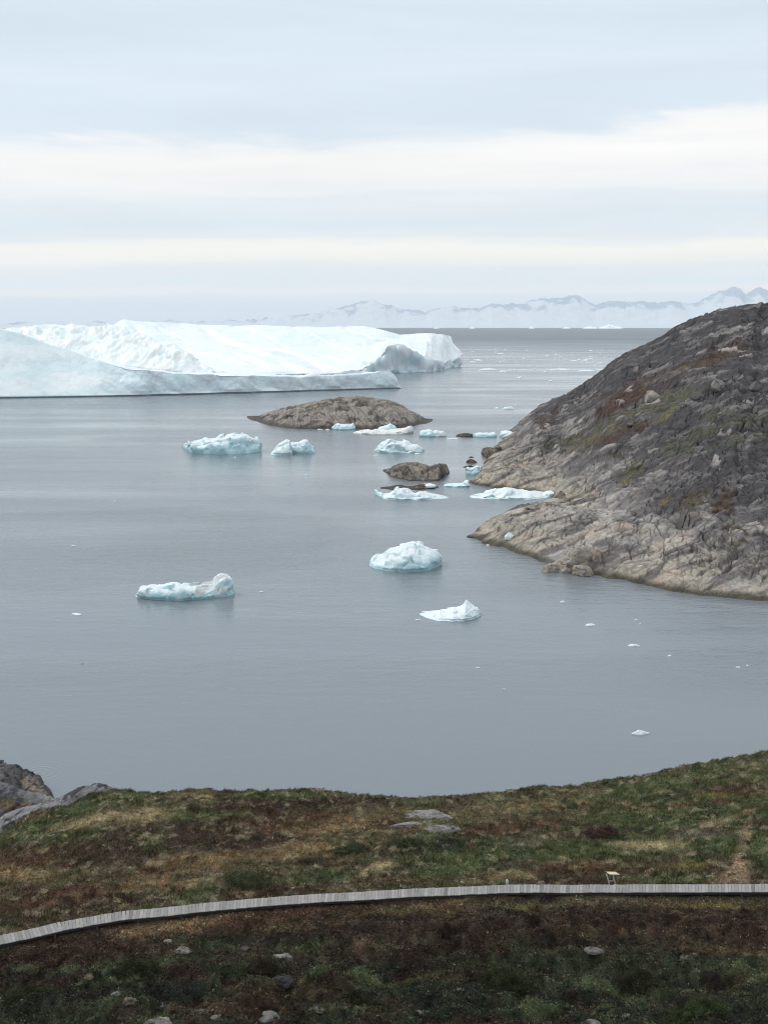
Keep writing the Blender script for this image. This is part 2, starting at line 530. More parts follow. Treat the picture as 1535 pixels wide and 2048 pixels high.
def build_back_berg():
    top = [(-300, 690), (-100, 672), (60, 668), (160, 664), (225, 652), (238, 644), (246, 640.5), (262, 641), (330, 645), (420, 651), (480, 652), (520, 650), (560, 652), (600, 653), (640, 654),
           (690, 652), (725, 652), (748, 656), (765, 660), (800, 670), (816, 668), (840, 667), (870, 667), (890, 670), (901, 673), (905, 686), (912, 694), (917, 705), (919, 716), (918.5, 734)]
    base = [(-300, 752), (300, 751), (600, 749), (690, 748), (800, 747), (862, 744), (885, 740), (900, 736), (918.5, 734)]
    cliff = [(-300, 748), (500, 746), (640, 746), (690, 743), (718, 738), (740, 730), (760, 713), (775, 693), (795, 691), (820, 698), (845, 709), (864, 719), (880, 724), (889, 728), (893, 722), (905, 719), (918.5, 717)]
    At, Vt = ctrl(top); Ab, Vb = ctrl(base); Ac, Vc = ctrl(cliff)
    a = np.concatenate([np.linspace(At[0], azim(190, 660), 50)[:-1], np.linspace(azim(190, 660), At[-1], 560)])
    u_ = CU + F * a * 0.995
    vt = np.interp(a, At, Vt) + perlin2(u_ / 40, 0 * u_, 61) * 0.9
    vb = np.interp(a, Ab, Vb); vc = np.minimum(np.interp(a, Ac, Vc) + perlin2(u_ / 8, 0 * u_, 62) * 2.0 * smooth(690, 730, u_), vb - 0.4)
    vt = np.minimum(vt, vc - 0.5)
    _, yb, _ = sea(u_, vb)
    yb = yb + 7 * perlin2(u_ / 20, 0 * u_, 63) * smooth(680, 760, u_)
    yc = yb + 5
    zc = np.maximum(zray(a, vc, yc), 0.5)
    dep = np.interp(u_, [-300, 200, 500, 720, 800, 870, 919], [200, 260, 260, 250, 190, 110, 50])
    yt = yc + dep
    zt = np.maximum(zray(a, vt, yt), zc + 0.3)
    ym = lerp(yc, yt, 0.55); zm = lerp(zc, zt, 0.50)
    rows = [(yb + 4, 0 * a - 4), (yb + 1, 0 * a + 0.3), (yc, zc), (ym, zm), (yt, zt), (yt + 15, zt - 1.2), (yt + 110, 0 * a - 4)]
    P = rows_loft(a, rows, [2, 24, 40, 44, 4, 14])
    nrm = grid_normals(P)
    if nrm[..., 2].mean() < 0: nrm = -nrm
    X, Y, Z = P[..., 0], P[..., 1], P[..., 2]
    t = np.clip((Y - yb[:, None]) / (dep[:, None]), 0, 2)
    edge = smooth(1.05, 0.8, t) * smooth(0.3, 2.5, Z) + 0.1
    d = 5.0 * perlin3(X / 75 + Y / 90, Y / 130, Z / 60, 71) + 0.9 * perlin3(X / 26 - Y / 40, Y / 70, Z / 30, 72)
    gul = perlin2(X / 55 + Y / 75, Y / 260 - X / 300, 73)
    d = d - 3.2 * smooth(0.16, 0.0, np.abs(gul))          # drainage gullies down the slope
    d = d + 0.18 * fbm3(X / 8, Y / 16, Z / 7, 2, 74)
    cl = smooth(9, 3, Y - yb[:, None]) * smooth(0.5, 2, zc[:, None])
    d = d * (1 - cl) + cl * (2.8 * perlin3(X / 14, Y / 14, Z / 16, 75) + 1.3 * perlin3(X / 5, Y / 5, Z / 12, 76))
    P = P + nrm * (d * edge * 1.5)[..., None]
    up = grid_normals(P)[..., 2]
    if up.mean() < 0: up = -up
    n = fbm3(X / 40, Y / 60, Z / 20, 4, 77)
    C = np.broadcast_to(WHITE, P.shape).copy()
    C = C + (DIRT * 1.2 - C) * (0.30 * smooth(0.30, 0.75, n + 0.25 * smooth(690, 760, u_)[:, None] * smooth(800, 770, u_)[:, None]))[..., None]
    C = C + (AQUA - C) * (0.16 * smooth(0.0, 0.6, fbm3(X / 50, Y / 90, Z / 30, 3, 78)))[..., None]
    # crevasse lines: blue grey ice showing through the snow
    w = perlin2(X / 46 + 0.25 * perlin2(X / 9, Y / 30, 80), Y / 210 + X / 260, 79)
    ln = smooth(0.012, 0.0, np.abs(w)) * smooth(0.1, 0.35, perlin2(X / 60, Y / 80, 81))
    C = C + (np.array([0.35, 0.45, 0.5]) - C) * (ln * 0.75)[..., None]
    C = C + (SHADED_ICE * 0.88 - C) * (cl * 0.85)[..., None]  # shadowed cliff faces painted darker in the ice colour
    C = C + (AQUA * 0.9 - C) * (cl * 0.5 * smooth(0.0, 0.5, perlin3(X / 12, Y / 12, Z / 9, 82) + 0.2 * (Z < 3)))[..., None]
    o = grid_obj('iceberg', P, ICE, C)
    tag(o, 'huge white iceberg with a long smooth snow slope ending in grey cliffs on the right', 'iceberg', 'large icebergs beyond the bay')


build_back_berg()


def mound(name, label, cat, outline, basev, depth, mat, colour, group=None, parent=None, seed=0, p=3.0, crest=0.55, n=150, m=64,
          relief=None, rough=0.06, lean=0.0, cells=0.0, z_drop=1.2, plan=2.6):
    """A free-standing block of ice or rock: crest line from the picture, real depth behind its waterline."""
    A, V = ctrl(outline)
    a = np.linspace(A[0], A[-1], n)
    v = np.interp(a, A, V); u_ = CU + F * a * 0.985
    Ab, Vb = ctrl(basev)
    vb = np.interp(a, Ab, Vb)
    pxw = outline[-1][0] - outline[0][0]
    hk = min(1.0, float((vb - v).max()) / 22)
    ker = np.hanning(max(5, n // 14) | 1); ker /= ker.sum()
    vs_ = np.convolve(np.pad(v, len(ker) // 2, mode='edge'), ker, 'valid')
    vs_ = np.minimum(vs_, vb - 0.2)
    v = v + (perlin2(np.linspace(0, pxw / 5, n), 0 * a, seed) * 0.7 + perlin2(np.linspace(0, pxw / 14, n), 0 * a, seed + 1) * 0.9) * hk
    v = np.minimum(v, vb - 0.2)
    t = np.linspace(-1, 1, n)
    w = np.clip(1 - np.abs(t) ** plan, 0, 1) ** (1 / 2.2)
    cy = (CV - vb) / F
    t0 = CAMH / -(-SP + cy * CP)
    yf = t0 * (CP + cy * SP)
    ymid = float(np.interp(0, t, yf)) + depth * 0.5
    scale = depth
    yf = yf + (1 - w) * depth * 0.35 + perlin2(np.linspace(0, pxw / 16, n), 0 * a, seed + 2) * depth * 0.06
    D = depth * np.maximum(w, 0.06)
    s = np.concatenate([np.linspace(0, 0.12, m // 4)[:-1], np.linspace(0.12, 1, m - m // 4 + 1)])
    yc = yf + crest * D
    zc = np.maximum(zray(a, v, yc), 0.05); zs_ = np.maximum(zray(a, vs_, yc), 0.05)
    SS = s[None, :]
    q = np.where(SS < crest, (crest - SS) / crest, (SS - crest) / (1 - crest))
    prof = np.clip(1 - q ** p, 0, 1) ** (1 / 1.15)
    Y = yf[:, None] + SS * D[:, None]
    nc = np.exp(-((SS - crest) / 0.16) ** 2)
    Z = (zs_[:, None] + (zc - zs_)[:, None] * nc) * prof
    Z = np.where(prof <= 1e-6, -z_drop, Z)
    Z[:, 0] = -z_drop; Z[:, -1] = -z_drop; Z[0] = -z_drop; Z[-1] = -z_drop
    P = np.stack([a[:, None] * Y, Y, Z], -1)
    nrm = grid_normals(P)
    if nrm[..., 2].mean() < 0: nrm = -nrm
    X = P[..., 0]
    H = float(zc.max())
    L = max(H, depth * 0.3)
    inner = smooth(0.02, 0.35, Z / max(H, 0.1))
    nearc = 0.35 + 0.65 * smooth(0.0, 0.35, np.abs(SS - crest))
    if relief is not None:
        d = relief(X, Y, Z, L)
    else:
        q1, e1 = facets3(X / (L * .75) + 0.2 * perlin3(X / L, Y / L, Z / L, seed + 3), Y / (L * .75), Z / (L * .6), seed + 5, 0.9)
        q2, e2 = facets3(X / (L * .3), Y / (L * .3), Z / (L * .24), seed + 6, 0.9)
        d = (0.10 + cells * 0.8) * perlin3(X / (L * .8), Y / (L * .8), Z / (L * .7), seed + 4) + (0.16 + cells) * q1 + (0.01 + rough * 0.25) * q2
        d = d - 0.03 * smooth(0.10, 0.0, e1) + 0.10 * rough * fbm3(X / (L * .12), Y / (L * .12), Z / (L * .12), 2, seed + 7)
        d = d * L
    P = P + nrm * (d * inner * nearc)[..., None]
    if mat is not ROCK:
        P[..., 1] += np.where(SS < crest, smooth(0.17 * H, 0.03 * H, P[..., 2]) * min(0.6, 0.07 * depth), 0)
    nn = grid_normals(P)[..., 2]
    if nn.mean() < 0: nn = -nn
    C = colour(P[..., 0], P[..., 1], P[..., 2], nn, H, u_[:, None] + 0 * Z)
    o = grid_obj(name, P, mat, C, parent=parent)
    if parent is None:
        tag(o, label, cat, group)
    return o


def ice_col(seed=0, aqua=0.45, dirt=0.1, dirt_from=None, white=WHITE):
    def f(X, Y, Z, nz, H, U):
        k = 1.0 / max(H, 0.5)
        n = fbm3(X * k * 1.3, Y * k * 1.3, Z * k * 2, 4, seed + 100)
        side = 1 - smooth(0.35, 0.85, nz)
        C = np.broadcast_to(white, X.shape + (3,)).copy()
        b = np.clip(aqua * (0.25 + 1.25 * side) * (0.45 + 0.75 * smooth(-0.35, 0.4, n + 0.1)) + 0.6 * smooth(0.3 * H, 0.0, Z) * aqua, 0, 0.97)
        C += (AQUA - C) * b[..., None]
        dn = fbm3(X * k * 2.5, Y * k * 2.5, Z * k * 2.5, 4, seed + 120)
        dm = dirt * smooth(-0.1, 0.5, dn)
        if dirt_from is not None:
            u0, u1 = dirt_from
            dm = dm + 0.75 * smooth(-0.25, 0.25, dn + 0.1) * smooth(u0, u0 + 12, U) * smooth(u1 + 10, u1 - 4, U) * smooth(0.12 * H, 0.3 * H, Z)
        C += (DIRT * 0.9 - C) * np.clip(dm, 0, 0.9)[..., None]
        return C
    return f


BAY = 'small icebergs drifting in the bay'
# slab with a raised head
mound('iceberg', 'small iceberg with a flat slab body and a knobbly grey head at its right end', 'iceberg',
      [(269, 1198), (274, 1188), (279, 1177), (284, 1173), (300, 1172), (330, 1171), (345, 1166), (358, 1168), (372, 1172), (400, 1170), (428, 1169), (433, 1160), (440, 1155), (452, 1151), (462, 1153), (468, 1165), (465, 1172), (469, 1186)][0:16] + [(469, 1176), (470, 1196)],
      [(269, 1200), (310, 1202), (360, 1203), (420, 1199), (470, 1194)], 7.5, ICE_SMALL, ice_col(1, 0.5, 0.05, (368, 452)), BAY, seed=201, p=8, crest=0.55, cells=0.03, rough=0.05)
mound('iceberg', 'bulky domed white iceberg with a pale blue cracked front, biggest of the bay', 'iceberg',
      [(737, 1138), (739, 1122), (746, 1116), (764, 1107), (780, 1097), (797, 1092), (812, 1088), (826, 1084), (838, 1086), (850, 1094), (866, 1099), (874, 1099), (880, 1107), (883, 1120), (882, 1132), (884, 1138)][:14] + [(883.5, 1136)],
      [(737, 1139), (760, 1143), (800, 1146), (845, 1145), (868, 1140), (883.5, 1136)], 12, ICE_SMALL, ice_col(2, 0.42, 0.03), BAY, seed=211, p=2.6, crest=0.6, cells=0.06, rough=0.06)
mound('iceberg', 'wedge shaped white iceberg with a pointed fin at its right end', 'iceberg',
      [(838, 1233), (845, 1226), (870, 1221), (895, 1216), (918, 1212), (926, 1209), (931, 1200), (936, 1202), (943, 1208), (948, 1213), (954, 1214), (960, 1224), (961, 1236)],
      [(838, 1236), (870, 1243), (905, 1245), (940, 1243), (961, 1238)], 7, ICE_SMALL, ice_col(3, 0.22, 0.02), BAY, seed=221, p=1.6, crest=0.72, cells=0.0, rough=0.03)
mound('iceberg', 'long flat topped iceberg, leftmost of the ones around the rocky islet', 'iceberg',
      [(365, 896), (366, 889), (376, 885), (395, 884), (410, 877), (425, 880), (440, 876), (462, 872), (490, 871), (505, 876), (520, 879), (521, 885), (519, 890), (522, 900)],
      [(365, 899), (385, 908), (430, 909), (480, 909), (522, 905)], 18, ICE_SMALL, ice_col(4, 0.52, 0.12), BAY, seed=231, p=8, crest=0.5, cells=0.06, rough=0.06)
fin = mound('iceberg', 'twin iceberg with a leaning pointed fin beside a rounded block', 'iceberg',
      [(539, 908), (548, 900), (556, 889), (566, 883), (573, 879), (579, 880), (583, 890), (585, 906)],
      [(539, 910), (560, 911), (585, 911)], 9, ICE_SMALL, ice_col(5, 0.35, 0.03), BAY, seed=241, p=2.0, crest=0.6, n=90, m=48, rough=0.05)
mound('block', None, None,
      [(577, 902), (581, 892), (590, 885), (602, 880), (610, 879), (617, 888), (622, 894), (629, 897), (630, 905)],
      [(577, 906), (600, 908), (630, 907)], 11, ICE_SMALL, ice_col(6, 0.5, 0.05), parent=fin, seed=246, p=3.0, crest=0.5, n=90, m=48, cells=0.1, rough=0.07)
mound('iceberg', 'lumpy greyish iceberg afloat between the two rocky islets', 'iceberg',
      [(747, 902), (752, 894), (760, 889), (763, 884), (776, 879), (788, 881), (800, 885), (812, 886), (820, 890), (826, 889), (834, 889), (842, 894), (849, 899), (850, 904)],
      [(747, 904), (770, 907), (820, 907), (850, 905)], 16, ICE_SMALL, ice_col(7, 0.38, 0.25), BAY, seed=251, p=2.6, crest=0.5, cells=0.12, rough=0.10)
white = mound('iceberg', 'low creamy white iceberg with a turquoise hump, beside the big rocky islet', 'iceberg',
      [(705, 866), (712, 862), (722, 861), (732, 858), (740, 861), (755, 859), (770, 861), (785, 861), (800, 859), (810, 857), (815, 853), (822, 852), (826, 857), (826, 868)],
      [(705, 868), (740, 870), (790, 870), (826, 868)], 14, ICE_SMALL, ice_col(8, 0.08, 0.2, None, np.array([0.84, 0.83, 0.79])), BAY, seed=261, p=2.6, crest=0.45, rough=0.08)
mound('hump', None, None,
      [(752, 862), (758, 854), (768, 852), (775, 849), (780, 846), (786, 850), (792, 855), (794, 862)],
      [(752, 864), (794, 864)], 9, ICE_SMALL, ice_col(9, 0.8, 0.0), parent=white, seed=264, p=2.4, crest=0.5, n=60, m=32, rough=0.08)
mound('iceberg', 'small pale turquoise iceberg resting against the front of the big rocky islet', 'iceberg',
      [(659, 857), (664, 853), (672, 847), (676, 846), (680, 848), (690, 849), (700, 849), (706, 846), (709, 850), (711, 859)],
      [(659, 859), (680, 861), (711, 860)], 9, ICE_SMALL, ice_col(10, 0.6, 0.0), BAY, seed=271, p=3, crest=0.5, n=80, m=40)
tw = mound('iceberg', 'little iceberg of two lumps, one turquoise and one white with a dark hollow', 'iceberg',
      [(837, 871), (840, 863), (847, 860), (855, 859), (863, 861), (868, 866), (870, 873)],
      [(837, 874), (870, 875)], 8, ICE_SMALL, ice_col(11, 0.7, 0.1), BAY, seed=281, p=3, crest=0.5, n=60, m=36)
mound('block', None, None,
      [(860, 870), (864, 863), (872, 860), (880, 862), (886, 862), (891, 868), (893, 873)],
      [(860, 874), (893, 874)], 8, ICE_SMALL, ice_col(12, 0.1, 0.3), parent=tw, seed=284, p=3, crest=0.5, n=60, m=36, rough=0.12)
mound('iceberg', 'flat turquoise slab of ice beside the low dark rock', 'iceberg',
      [(944, 873), (948, 867), (960, 866), (975, 866), (988, 865), (992, 868), (993, 873)],
      [(944, 875), (993, 875)], 8, ICE_SMALL, ice_col(13, 0.9, 0.0), BAY, seed=291, p=5, crest=0.5, n=70, m=32, rough=0.03)
mound('iceberg', 'white topped iceberg half hidden behind the shoulder of the dark hill', 'iceberg',
      [(998, 872), (1000, 863), (1010, 862), (1022, 864), (1036, 867), (1050, 868), (1064, 873)],
      [(998, 875), (1030, 877), (1064, 876)], 10, ICE_SMALL, ice_col(14, 0.35, 0.05), BAY, seed=301, p=4, crest=0.5, n=70, m=32)
mound('iceberg', 'jagged white and turquoise iceberg with a spike at its left end, beside the flat skerry', 'iceberg',
      [(748, 985), (750, 979), (758, 984), (768, 988), (778, 985), (788, 981), (791, 976), (794, 973), (798, 977), (806, 976), (816, 978), (824, 983), (829, 988), (838, 984), (848, 983), (858, 986), (872, 989), (890, 992), (898, 997)],
      [(748, 990), (765, 999), (800, 1002), (850, 1001), (898, 999)], 9, ICE_SMALL, ice_col(15, 0.4, 0.06), BAY, seed=311, p=2.0, crest=0.6, rough=0.07, cells=0.05)
mound('iceberg', 'little turquoise iceberg between the islet and the foot of the hill, low and ragged', 'iceberg',
      [(886, 972), (890, 968), (902, 967), (915, 967), (924, 967), (930, 961), (935, 960), (938, 966), (940, 972)],
      [(886, 974), (940, 975)], 7, ICE_SMALL, ice_col(16, 0.6, 0.0), BAY, seed=321, p=2.5, crest=0.5, n=80, m=36)
mound('iceberg', 'small chunky turquoise ice block with a dished top at the foot of the hill', 'iceberg',
      [(930, 948), (931, 936), (934, 933), (941, 937), (947, 935), (952, 932), (957, 932), (956, 940), (959, 948)][:7] + [(958, 938), (959, 948)],
      [(930, 950), (959, 951)], 5, ICE_SMALL, ice_col(17, 0.6, 0.0), BAY, seed=331, p=4, crest=0.5, n=60, m=36)
mound('iceberg', 'long smooth white iceberg lying in the cove of the hill', 'iceberg',
      [(938, 998), (948, 994), (962, 990), (972, 983), (990, 978), (1008, 975), (1025, 977), (1045, 981), (1066, 984), (1085, 986), (1092, 984), (1100, 981), (1110, 982), (1115, 986), (1113, 994)],
      [(938, 999), (990, 1000), (1060, 1000), (1113, 996)], 15, ICE_SMALL, ice_col(18, 0.35, 0.02), BAY, seed=341, p=2.0, crest=0.6, rough=0.04)

# far bergs on the horizon and the spire behind the big berg
for i, (u0, u1, vt, vb, lab) in enumerate([
        (1196, 1244, 646.5, 655.2, 'bright white iceberg with jagged towers on the horizon, largest of the far ones'),
        (1164, 1194, 650.5, 655.2, 'low pale iceberg on the horizon just beside the largest far one'),
        (1124, 1140, 652.0, 655.3, 'thin pale iceberg on the horizon between the pointed one and the low one'),
        (1058, 1068, 650.0, 655.3, 'tiny pointed white iceberg on the horizon'),
        (938, 949, 653.4, 656.6, 'tiny flat white iceberg on the horizon beside the huge sloping iceberg'),
        (866, 878, 653.2, 655.4, 'faint sliver of ice on the horizon above the huge sloping iceberg')]):
    um = (u0 + u1) / 2
    Y = 14000.0
    n = 40
    a = np.linspace(azim(u0, vb), azim(u1, vb), n)
    t = np.linspace(0, 1, n)
    prof = np.sin(t * math.pi) ** 0.5 * (0.55 + 0.45 * np.exp(-((t - 0.45) / 0.14) ** 2)) * (1 + 0.35 * perlin2(t * 9, 0 * t, 400 + i))
    zb = -Y * Y / 2 / RE
    zt = zb + (zray(a, vt, Y) - zray(a, vb, Y)) * np.clip(prof, 0.02, 1.1)
    rows = [(Y + 0 * a, 0 * a + zb - 4), (Y + 45 + 0 * a, lerp(zb, zt, 0.7)), (Y + 110 + 0 * a, zt), (Y + 200 + 0 * a, 0 * a + zb - 4)]
    P = rows_loft(a, rows, [5, 4, 4])
    P[..., 1] += perlin3(P[..., 0] / 40, P[..., 1] / 40, P[..., 2] / 20, 410 + i) * 14
    tag(grid_obj('iceberg', P, ICE, np.broadcast_to(WHITE * 1.1, P.shape)), lab, 'iceberg', 'icebergs far out on the horizon')
mound('iceberg', 'thin ice spire showing above the crest of the huge sloping iceberg', 'iceberg',
      [(508, 660), (513, 655), (516, 650), (517.5, 643), (519.5, 643), (521, 651), (525, 655), (530, 660)],
      [(508, 712), (530, 712)], 20, ICE, ice_col(40, 0.3, 0), 'icebergs far out on the horizon', seed=421, p=1.5, crest=0.5, n=30, m=16)


# ------------------------------------------------------------------ drifting floes
def floe_mesh(w, d, h, seed, dirty=0.0):
    r = np.random.default_rng(seed)
    n, m = 22, 6
    th = np.linspace(0, 2 * math.pi, n, endpoint=False)
    rad = 1 + 0.22 * np.sin(th * 2 + r.uniform(0, 6)) + 0.16 * np.sin(th * 3 + r.uniform(0, 6)) + 0.10 * r.normal(size=n)
    rad = np.clip(rad, 0.5, 1.5) / 1.15
    rr = np.array([0.02, 0.35, 0.62, 0.86, 0.98, 0.93])
    zz = np.array([1.0, 0.85, 0.62, 0.35, 0.10, -0.5])
    X = np.cos(th)[:, None] * rad[:, None] * rr * w / 2
    Y = np.sin(th)[:, None] * rad[:, None] * rr * d / 2
    lump = 1 + 0.55 * perlin2(X / w * 5 + seed, Y / d * 5, seed)
    Z = zz[None] * h * np.where(zz > 0, lump, 1)
    P = np.stack([X, Y, Z], -1)
    C = np.broadcast_to(lerp(WHITE, DIRT * 0.5, dirty), P.shape).copy()
    C = C + (AQUA - C) * (0.5 * smooth(0.3, 0.0, Z / h))[..., None] * (1 - dirty)
    return P, C


def floe(u, v, w, h, label, group, seed, cat='ice floe', dirty=0.0, flat=False):
    x, y, z = (float(q) for q in sea(u, v))
    dist = math.hypot(y, CAMH)
    wm = w * dist / F
    hm = max(h * dist / F * (0.35 if flat else 0.75), 0.05)
    dm = wm * (0.9 if flat else 0.55)
    P, C = floe_mesh(wm, dm, hm, seed, dirty)
    o = grid_obj('ice_floe', P, ICE_SMALL, C, wrap=True)
    o.location = (x, y, z)
    o.rotation_euler = (0, 0, 0)
    tag(o, label, cat, group)
    return o


NEARF = 'small floes in the near bay'
near_floes = [
    (153, 1229, 24, 4, 'thin flat white floe, alone to the left of the slab iceberg with the grey head'),
    (523, 1184, 9, 3, 'tiny white floe to the right of the iceberg with the knobbly grey head'),
    (836, 1240, 12, 3, 'tiny flat white floe at the left tip of the wedge shaped iceberg'),
    (1124, 1205, 13, 5, 'tiny white floe closest to the light shore rocks of the hill'),
    (1179, 1251, 22, 5, 'small white floe above the slightly larger flat one, off the hill shore'),
    (1271, 1240, 8, 3, 'speck of white ice, upper of the pair left of the hill shore end'),
    (1279, 1247, 5, 2, 'faintest speck of ice, lower of the pair off the hill shore'),
    (1265, 1292, 23, 5, 'flat white floe in the middle of the right half of the bay'),
    (1338, 1312, 9, 3, 'tiny white speck of ice right of the flat white floe'),
    (1475, 1335, 9, 3, 'tiny white speck of ice near the right edge of the bay'),
    (1493, 1331, 6, 2, 'faint speck of ice nearest the right edge of the bay'),
    (955, 1336, 10, 3, 'tiny white chip of ice below the wedge shaped iceberg'),
    (1279, 1468, 34, 10, 'bright rounded white floe closest to the grassy shore'),
    (147, 1092, 9, 3, 'tiny chip of ice near the left edge, above the slab iceberg'),
    (230, 1003, 7, 3, 'tiny pale chip of ice near the left edge, below the long flat topped iceberg'),
    (470, 915, 6, 2, 'tiny chip of ice just in front of the long flat topped iceberg'),
    (612, 950, 7, 2, 'faint chip of ice below the twin iceberg'),
    (484, 868, 10, 4, 'small white chunk of ice behind the long flat topped iceberg'),
    (655, 860, 10, 3, 'white brash ice at the front foot of the big rocky islet, beside the turquoise iceberg'),
    (640, 859, 12, 2, 'thin strip of white brash along the front foot of the big rocky islet'),
    (904, 878, 22, 3, 'flat white floe in front of the two lump iceberg'),
    (834, 908, 15, 3, 'thin white floe touching the front of the lumpy greyish iceberg'),
    (752, 911, 12, 2, 'faint thin floe at the left foot of the lumpy greyish iceberg'),
    (975, 1091, 8, 4, 'white speck of ice washed against the tip of the rock tongue'),
    (1017, 818, 26, 6, 'white floe out in the channel beside the hill, biggest of its three'),
    (993, 817, 12, 3, 'small flat white floe in the channel, left of the biggest of the three'),
    (1031, 811, 7, 3, 'tiny white floe in the channel, right of the biggest of the three'),
    (968, 966, 0, 0, None),
]
for i, (u, v, w, h, lab) in enumerate(near_floes):
    if lab: floe(u, v, w, h, lab, NEARF, 500 + i)
floe(1008, 1379, 11, 3, 'tiny brownish chip of ice in the middle of the bay', NEARF, 550, dirty=0.55)
floe(165, 1328, 6, 2, 'tiny dark chip floating on the left side of the bay', NEARF, 551, dirty=0.95)

FARF = 'floes of the drift ice beyond the big icebergs'
big_far = [(975, 740, 36, 4.5, 'wide white floe, nearest cluster of the far drift ice, left of the pair'), (1005, 743.5, 20, 3, 'flat white floe, right of the wide one in the nearest far drift ice'),
           (1122, 740, 40, 4, 'long white strip of drift ice nearest the dark hill'), (1172, 743, 34, 4.5, 'white floe beside the dark hillside, right of the long strip'),
           (1198, 741, 16, 3, 'small white floe right against the dark hillside'),
           (1090, 745, 10, 3, 'small white floe left of the long strip of drift ice'), (1038, 756, 14, 4, 'lone white floe between the drift ice and the bay'),
           (1101, 763, 11, 4, 'lone peaked white floe below the drift ice near the hill'), (1001, 708, 15, 2.5, 'flat white floe at the far edge of the drift ice'),
           (1181, 702, 10, 3, 'small bright floe farthest out before the dark hill'), (1147, 722.5, 16, 3, 'flat oval white floe in the middle of the drift ice near the hill'),
           (957, 721, 20, 3, 'flat white floe of the drift ice near the end of the huge iceberg'), (944, 725, 14, 3, 'small flat white floe closest to the end of the huge iceberg'),
           (1047, 718, 10, 4, 'turquoise tinted lump in the middle of the drift ice'), (1172, 721, 12, 4, 'peaked white floe right of the flat oval one')]
for i, (u, v, w, h, lab) in enumerate(big_far):
    floe(u, v, w, h, lab, FARF, 600 + i, flat=False)
rf = random.Random(5)
for i in range(120):
    v = rf.choice([rf.gauss(719, 4), rf.gauss(722, 6), rf.uniform(702, 748), rf.gauss(742, 2), rf.uniform(698, 720)])
    v = min(max(v, 699), 752)
    u = rf.uniform(915, 1230 if v < 725 else 1212)
    w = rf.choice([3, 4, 4, 5, 6, 7, 9])
    floe(u, v, w, rf.uniform(1.2, 2.6), 'small white floe scattered among the far drift ice', 'small floes scattered in the far drift ice', 700 + i)


# ------------------------------------------------------------------ rock: hill
def seg_sdf(x, y, poly):
    """signed distance to a polygon, positive inside"""
    d = np.full(x.shape, 1e9); inside = np.zeros(x.shape, bool)
    n = len(poly)
    for i in range(n):
        x0, y0 = poly[i]; x1, y1 = poly[(i + 1) % n]
        ex, ey = x1 - x0, y1 - y0
        t = np.clip(((x - x0) * ex + (y - y0) * ey) / (ex * ex + ey * ey + 1e-12), 0, 1)
        d = np.minimum(d, (x - x0 - t * ex) ** 2 + (y - y0 - t * ey) ** 2)
        c = ((y0 > y) != (y1 > y)) & (x < (x1 - x0) * (y - y0) / (y1 - y0 + 1e-12) + x0)
        inside ^= c
    d = np.sqrt(d)
    return np.where(inside, d, -d)


shore_px = [(2300, 1225), (1900, 1216), (1700, 1210), (1535, 1203), (1500, 1201), (1460, 1196), (1420, 1193), (1370, 1188), (1335, 1184), (1310, 1173), (1280, 1168), (1250, 1159), (1215, 1157), (1195, 1149), (1160, 1150),
            (1120, 1147), (1088, 1140), (1090, 1127), (1070, 1118), (1045, 1110), (1020, 1100), (990, 1092), (960, 1084), (936, 1075), (943, 1071), (955, 1063), (968, 1050), (1000, 1030), (1040, 1020), (1085, 1008), (1112, 999), (1105, 990), (1080, 986),
            (1040, 982), (1005, 977), (985, 976), (960, 971), (938, 966), (944, 957), (955, 945), (966, 930), (978, 912), (990, 896), (1004, 880), (1018, 864), (1046, 838), (1075, 815), (1110, 800), (1150, 795), (1300, 780), (1600, 765), (2300, 760)]
_p = np.array(shore_px, float)
_sx, _sy, _ = sea(_p[:, 0], _p[:, 1])
SHORE = list(zip(_sx, _sy))
crest_px = [(940, 962, 366), (960, 938, 385), (985, 905, 412), (1000, 884, 430), (1020, 866, 440), (1060, 832, 450), (1085, 815, 455), (1112, 799, 460), (1140, 782, 462), (1180, 757, 465), (1205, 738, 465), (1220, 723, 465), (1250, 705, 465), (1280, 692, 462), (1305, 681, 458),
            (1330, 667, 455), (1345, 655, 452), (1380, 638, 448), (1410, 628, 440), (1440, 618, 432), (1470, 612, 426), (1500, 608, 420), (1535, 605, 415), (1650, 596, 400), (1850, 590, 390), (2300, 590, 380)]
_c = np.array(crest_px, float)
HA, HV, HY = azim(_c[:, 0], _c[:, 1]), _c[:, 1].copy(), _c[:, 2]
_f = np.array([(935, 966), (985, 976), (1050, 985), (1110, 1000), (1150, 1060), (1200, 1120), (1250, 1159), (1335, 1184), (1535, 1203), (1900, 1216), (2300, 1225)], float)
FA = azim(_f[:, 0], _f[:, 1]); FY = sea(_f[:, 0], _f[:, 1])[1]
HZ_FIX = [np.array([-1.0, 3.0]), np.array([0.0, 0.0])]


